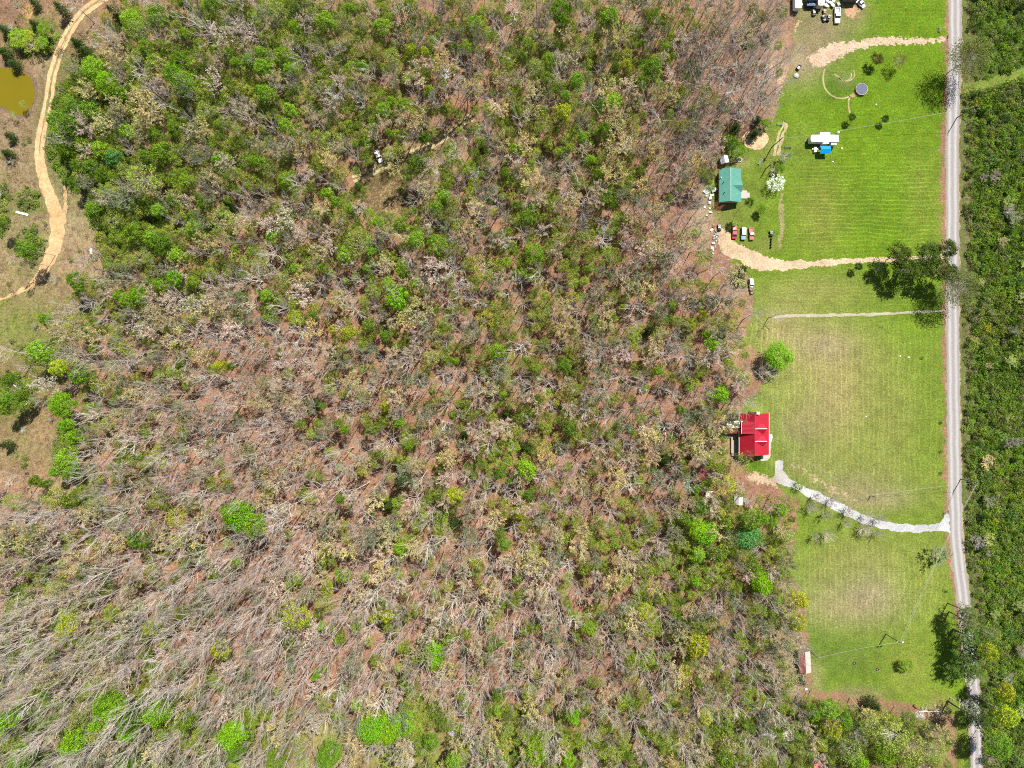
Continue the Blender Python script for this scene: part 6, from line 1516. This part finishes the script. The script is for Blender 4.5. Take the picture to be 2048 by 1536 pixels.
pE = pole(1921, 958, 9.4, 'utility pole on the right road verge near the gravel driveway', rz=1.4)
pF = pole(1531, 338, 6.0, 'slim pole between the sand ring and the white blossom tree', arm=False)
def wire(a, b_, sag, label, r=.028):
    a = Vector(a); b_ = Vector(b_); m_ = a
    pts = [a.lerp(b_, t / 14) - Vector((0, 0, sag * 4 * (t / 14) * (1 - t / 14))) for t in range(15)]
    o = MB().tube([p_ - a for p_ in pts], r, 5).build('overhead_wire', M['wire'], None); o.location = a
    tag(o, label, 'wire'); return o
tt = P(1676, 262, 3.4)
wire(pD - Vector((0, 0, .5)), tt, .7, 'thin pale wire from the upper road pole down to the long trailer', .035)
wire(pB - Vector((0, 0, .6)), P(1620, 270, 2.6), .5, 'thin wire from the sand ring pole to the long trailer')
wire(pC - Vector((0, 0, .2)), pA - Vector((0, 0, .9)), .7, 'thin wire between the two poles on the lower lawn', .035)
w2 = P(1862, 1142, 8.5)
wire(pA - Vector((0, 0, .5)), pE + Vector((0.2, .3, -.7)), 1.4, 'left of two long wires from the lower lawn pole to the road pole', .03)
wire(pA + Vector((.8, .2, -.5)), pE + Vector((.6, .3, -.9)), 1.5, 'right of two long wires from the lower lawn pole to the road pole', .03)
wire(pE - Vector((0, 0, .8)), P(1735, 992, 3.2), .8, 'thin wire over the lawn from the road pole towards the red house', .03)
wire(P(1735, 992, 3.2), P(1560, 893, 3.4) * 1.0, .5, 'thin wire reaching the porch side of the red house', .02)
pG = pole(1741, 991, 3.4, 'short wire post in the lawn above the gravel driveway', arm=False)
# mail boxes and signs by the road
for x, y, lab in ((1887, 1178, 'mailbox on a post by the road above the pines'), (1888, 1025, 'mailbox on a post beside the gravel driveway mouth')):
    b_ = root_at('mailbox', x, y, lab, 'mailbox'); MB().box((0, 0, .5), (.1, .1, 1.0)).build('post', M['lightwood'], b_); MB().box((0, 0, 1.12), (.22, .5, .24)).build('box', M['steel'], b_, bevel=.04)

# ------------------------------------------------------------------ labels of the woodland plants
LAND = [(40, 60, 'above the pond'), (30, 250, 'below the pond'), (150, 60, 'at the head of the sandy track'), (190, 150, 'right of the pond and track'), (170, 290, 'beside the middle of the sandy track'), (300, 60, 'in the upper left wood'),
        (330, 170, 'in the green upper left wood'), (320, 310, 'left of the woodland trail in the upper wood'), (460, 100, 'near the top edge left of centre'), (480, 250, 'in the wood west of the abandoned cars'), (600, 60, 'near the top edge above the abandoned cars'),
        (620, 190, 'uphill of the abandoned cars'), (640, 320, 'just left of the abandoned cars'), (800, 70, 'near the top edge above the woodland trail'), (790, 220, 'just above the woodland trail'), (850, 340, 'just below the woodland trail'),
        (960, 60, 'near the top edge at centre'), (960, 190, 'above the end of the woodland trail'), (980, 330, 'right of the woodland trail'), (1130, 50, 'near the top edge right of centre'), (1130, 190, 'in the wood right of the white blossom tree'),
        (1150, 330, 'midway from the trail to the green roof'), (1290, 60, 'near the top edge toward the upper yard'), (1280, 200, 'in the wood left of the upper lawn'), (1300, 340, 'in the wood left of the green roof'), (1440, 60, 'in the bare wood beside the upper yard'), (1450, 190, 'in the bare wood left of the upper lawn'), (1440, 310, 'beside the grey shed'),
        (230, 430, 'right of the bend in the sandy track'), (60, 460, 'in the field left of the sandy track'), (330, 520, 'in the bright green patch right of the track bend'), (430, 450, 'in the wood below the upper left greens'), (560, 430, 'left of the dry grass clearing'), (560, 580, 'left of centre below the clearing'),
        (700, 440, 'just below the dry grass clearing'), (700, 580, 'below the clearing toward the centre'), (830, 470, 'right of and below the clearing'), (830, 590, 'near the pale pinkish tree left of centre'), (980, 450, 'above the centre of the wood'), (980, 590, 'at the centre of the wood'),
        (1110, 470, 'in the wood right of centre'), (1120, 610, 'right of centre in the brown wood'), (1270, 450, 'in the bare wood left of the dirt drive'), (1270, 610, 'in the wood left of the stripped car'), (1400, 580, 'in the wood edge below the dirt drive'), (1420, 690, 'at the wood edge above the red house'),
        (130, 680, 'at the top of the lower left wood'), (270, 640, 'just below the bright green patch'), (80, 760, 'at the left edge beside the green hollow'), (250, 780, 'in the brown leaning wood at left'), (420, 650, 'in the brown wood left of the lime trees'), (450, 780, 'in the brown wood left of centre'), (640, 680, 'beside the lime green pair left of centre'),
        (660, 800, 'below the lime green pair'), (830, 700, 'in the wood below centre-left'), (800, 830, 'above the grey-green evergreens'), (980, 720, 'just below the centre'), (960, 860, 'in the wood below the centre'), (1130, 750, 'in the brown wood right below centre'), (1120, 880, 'near the vivid green tree right of centre'),
        (1290, 760, 'in the brown wood far left of the red house'), (1290, 890, 'in the wood left of the barn'), (1410, 830, 'just left of the red house'), (1400, 930, 'around the hidden barn'), (90, 900, 'beside the small clearing at left'), (100, 1010, 'below the small clearing at left'),
        (270, 940, 'in the pale leaning wood at left'), (300, 1060, 'left of the big vivid green tree'), (480, 920, 'above the big vivid green tree'), (480, 1050, 'around the big vivid green tree'), (640, 940, 'right of the big vivid green tree'), (640, 1080, 'in the wood lower left of centre'), (780, 960, 'among the grey-green evergreens'), (790, 1080, 'below the grey-green evergreens'),
        (940, 1000, 'in the wood below centre right of the evergreens'), (960, 1120, 'around the lime tree below centre'), (1080, 1010, 'below the vivid green tree right of centre'), (1100, 1130, 'in the yellowish wood below centre-right'), (1240, 1010, 'in the wood left of the white sheet'), (1250, 1130, 'in the cream-crowned wood'),
        (1390, 1050, 'in the green patch below the white sheet'), (1490, 1060, 'beside the blue-green tree below the driveway'), (1540, 980, 'at the wood edge by the gravel driveway'), (1500, 1170, 'at the wood edge beside the lower lawn'), (60, 1170, 'at the left edge of the lower wood'), (80, 1300, 'in the leaning grey wood at the lower left edge'),
        (230, 1220, 'in the leaning grey wood lower left'), (240, 1340, 'above the green patch at lower left'), (400, 1200, 'in the leaning wood below the big green tree'), (420, 1320, 'in the grey leaning wood above the bottom greens'), (570, 1200, 'near the broad olive tree lower left'), (600, 1320, 'below the broad olive tree'),
        (760, 1210, 'in the grey wood below centre-left'), (740, 1330, 'left of the green tree at bottom centre'), (900, 1220, 'above the green tree at bottom centre'), (890, 1330, 'around the green tree at bottom centre'), (1050, 1220, 'in the grey wood at bottom centre-right'), (1060, 1340, 'in the lower wood right of the bottom centre tree'),
        (1200, 1230, 'below the cream-crowned wood'), (1200, 1350, 'above the round vivid tree at the bottom'), (1340, 1220, 'around the white flowering shrub strip'), (1360, 1340, 'near the cream tree in the lower right wood'), (1480, 1260, 'in the wood left of the lower lawn'), (1500, 1380, 'in the wood left of the tin-roofed shed'),
        (60, 1450, 'at the bottom left corner'), (200, 1440, 'in the bright green group at the bottom left'), (330, 1450, 'right of the bright green group at the bottom left'), (470, 1470, 'at the bottom left near the round green tree'), (620, 1450, 'beside the grassy gap at the bottom'), (770, 1470, 'around the dense green tree at the bottom'),
        (930, 1470, 'at the bottom right of the dense green tree'), (1080, 1480, 'at the bottom edge centre-right'), (1230, 1470, 'at the bottom edge toward the right wood'), (1380, 1480, 'at the bottom edge of the right wood'), (1520, 1470, 'near the white blossoms at the bottom'), (1640, 1440, 'below the lower lawn corner'), (1760, 1460, 'below the lower lawn'), (1860, 1490, 'between the lower lawn and the road end'),
        (1960, 60, 'right of the road at the top'), (1980, 220, 'below the grassy track right of the road'), (2030, 110, 'above the grassy track at the right edge'), (1960, 340, 'right of the road opposite the trailer'), (2030, 400, 'at the right edge opposite the striped lawn'), (1970, 480, 'right of the road opposite the parked cars'), (2030, 580, 'at the right edge opposite the roadside row'),
        (1970, 660, 'right of the road below the arching tree'), (2030, 750, 'at the right edge level with the middle lawn'), (1970, 820, 'right of the road opposite the red house'), (2030, 900, 'at the right edge below the middle lawn'), (1970, 980, 'right of the road by its lower pole'), (2030, 1060, 'at the right edge opposite the gravel driveway'), (1980, 1130, 'right of the road below the gravel driveway'),
        (2030, 1220, 'at the right edge opposite the road pines'), (1990, 1300, 'right of the road beside the pines'), (2020, 1400, 'right of the road near the bottom'), (1970, 1500, 'at the lower end of the road')]
ADJ = {'g': 'fresh green', 'G': 'vivid green', 'Y': 'lime yellow', 'y': 'yellow-green', 'm': 'deep green', 'd': 'dark', 's': 'grey-green', 'o': 'cream-yellow', 'p': 'pale pinkish', 'w': 'white', 'L': 'blue-green', 'r': 'reddish', 'b': 'grey'}
NOUN = {'bare tree': 'leafless tree', 'budding tree': 'budding tree', 'leafy tree': 'leafy tree', 'leafing tree': 'thin-leaved tree', 'evergreen': 'evergreen', 'pine': 'pine', 'blossom tree': 'flowering tree', 'shrub': 'shrub', 'bush': 'bush', 'scrub bush': 'scrub bush', 'bare bush': 'twiggy bush'}
GRP = {'bare tree': 'leafless trees of the wood', 'budding tree': 'budding trees of the wood', 'leafy tree': 'leafy trees of the wood', 'leafing tree': 'thin-leaved trees of the wood', 'evergreen': 'evergreens of the wood', 'pine': 'pines of the wood', 'blossom tree': 'flowering trees of the wood', 'scrub bush': 'scrub bushes of the open ground', 'bush': 'bushes in the thicket east of the road', 'bare bush': 'twiggy bushes in the thicket east of the road'}
bucket = {}
for q in PLANTS:
    root, kind, c_, px, py, rp, col = q
    k = min(range(len(LAND)), key=lambda i: (LAND[i][0] - px) ** 2 + (LAND[i][1] - py) ** 2)
    bucket.setdefault((c_, col, k), []).append(q)
for (c_, col, k), lst in bucket.items():
    stem = '%s %s' % (ADJ[col], NOUN.get(c_, c_)); where = LAND[k][2]; todo = list(lst)
    if len(todo) == 1: todo[0][0]['label'] = stem + ' ' + where
    else:
        seq = [('leftmost', lambda q: q[3]), ('rightmost', lambda q: -q[3]), ('topmost', lambda q: q[4]), ('lowest', lambda q: -q[4])]
        sizes = sorted(todo, key=lambda q: -q[5])
        if sizes[0][5] > sizes[1][5] * 1.15: sizes[0][0]['label'] = 'widest ' + stem + ' ' + where; todo.remove(sizes[0])
        for w_, fn in seq:
            if len(todo) == 0: break
            if len(todo) == 1: todo[0][0]['label'] = ('smaller ' if len(lst) == 2 else 'middle ') + stem + ' ' + where; todo = []; break
            b_ = min(todo, key=fn); b_[0]['label'] = w_ + ' ' + stem + ' ' + where; todo.remove(b_)
        for i, q in enumerate(sorted(todo, key=lambda q: q[3])):
            q[0]['label'] = 'inner ' + stem + ' ' + where + ([', first from left', ', second from left', ', third from left', ', fourth from left', ', fifth from left', ', sixth from left', ', seventh from left', ', eighth from left'][i] if i < 8 and len(todo) > 1 else '')
    for q in lst:
        if c_ in GRP: q[0]['group'] = GRP[c_]
for q in PLANTS:
    w_ = q[0]['label'].replace('inner ', '') if len(q[0]['label'].split()) > 16 else q[0]['label']
    w_ = w_.replace(' from left', ' along') if len(w_.split()) > 16 else w_
    q[0]['label'] = w_ if len(w_.split()) <= 16 else ' '.join(w_.replace('the ', '').split()[:16])
bpy.context.view_layer.update()
print('objects', len(sc.objects))
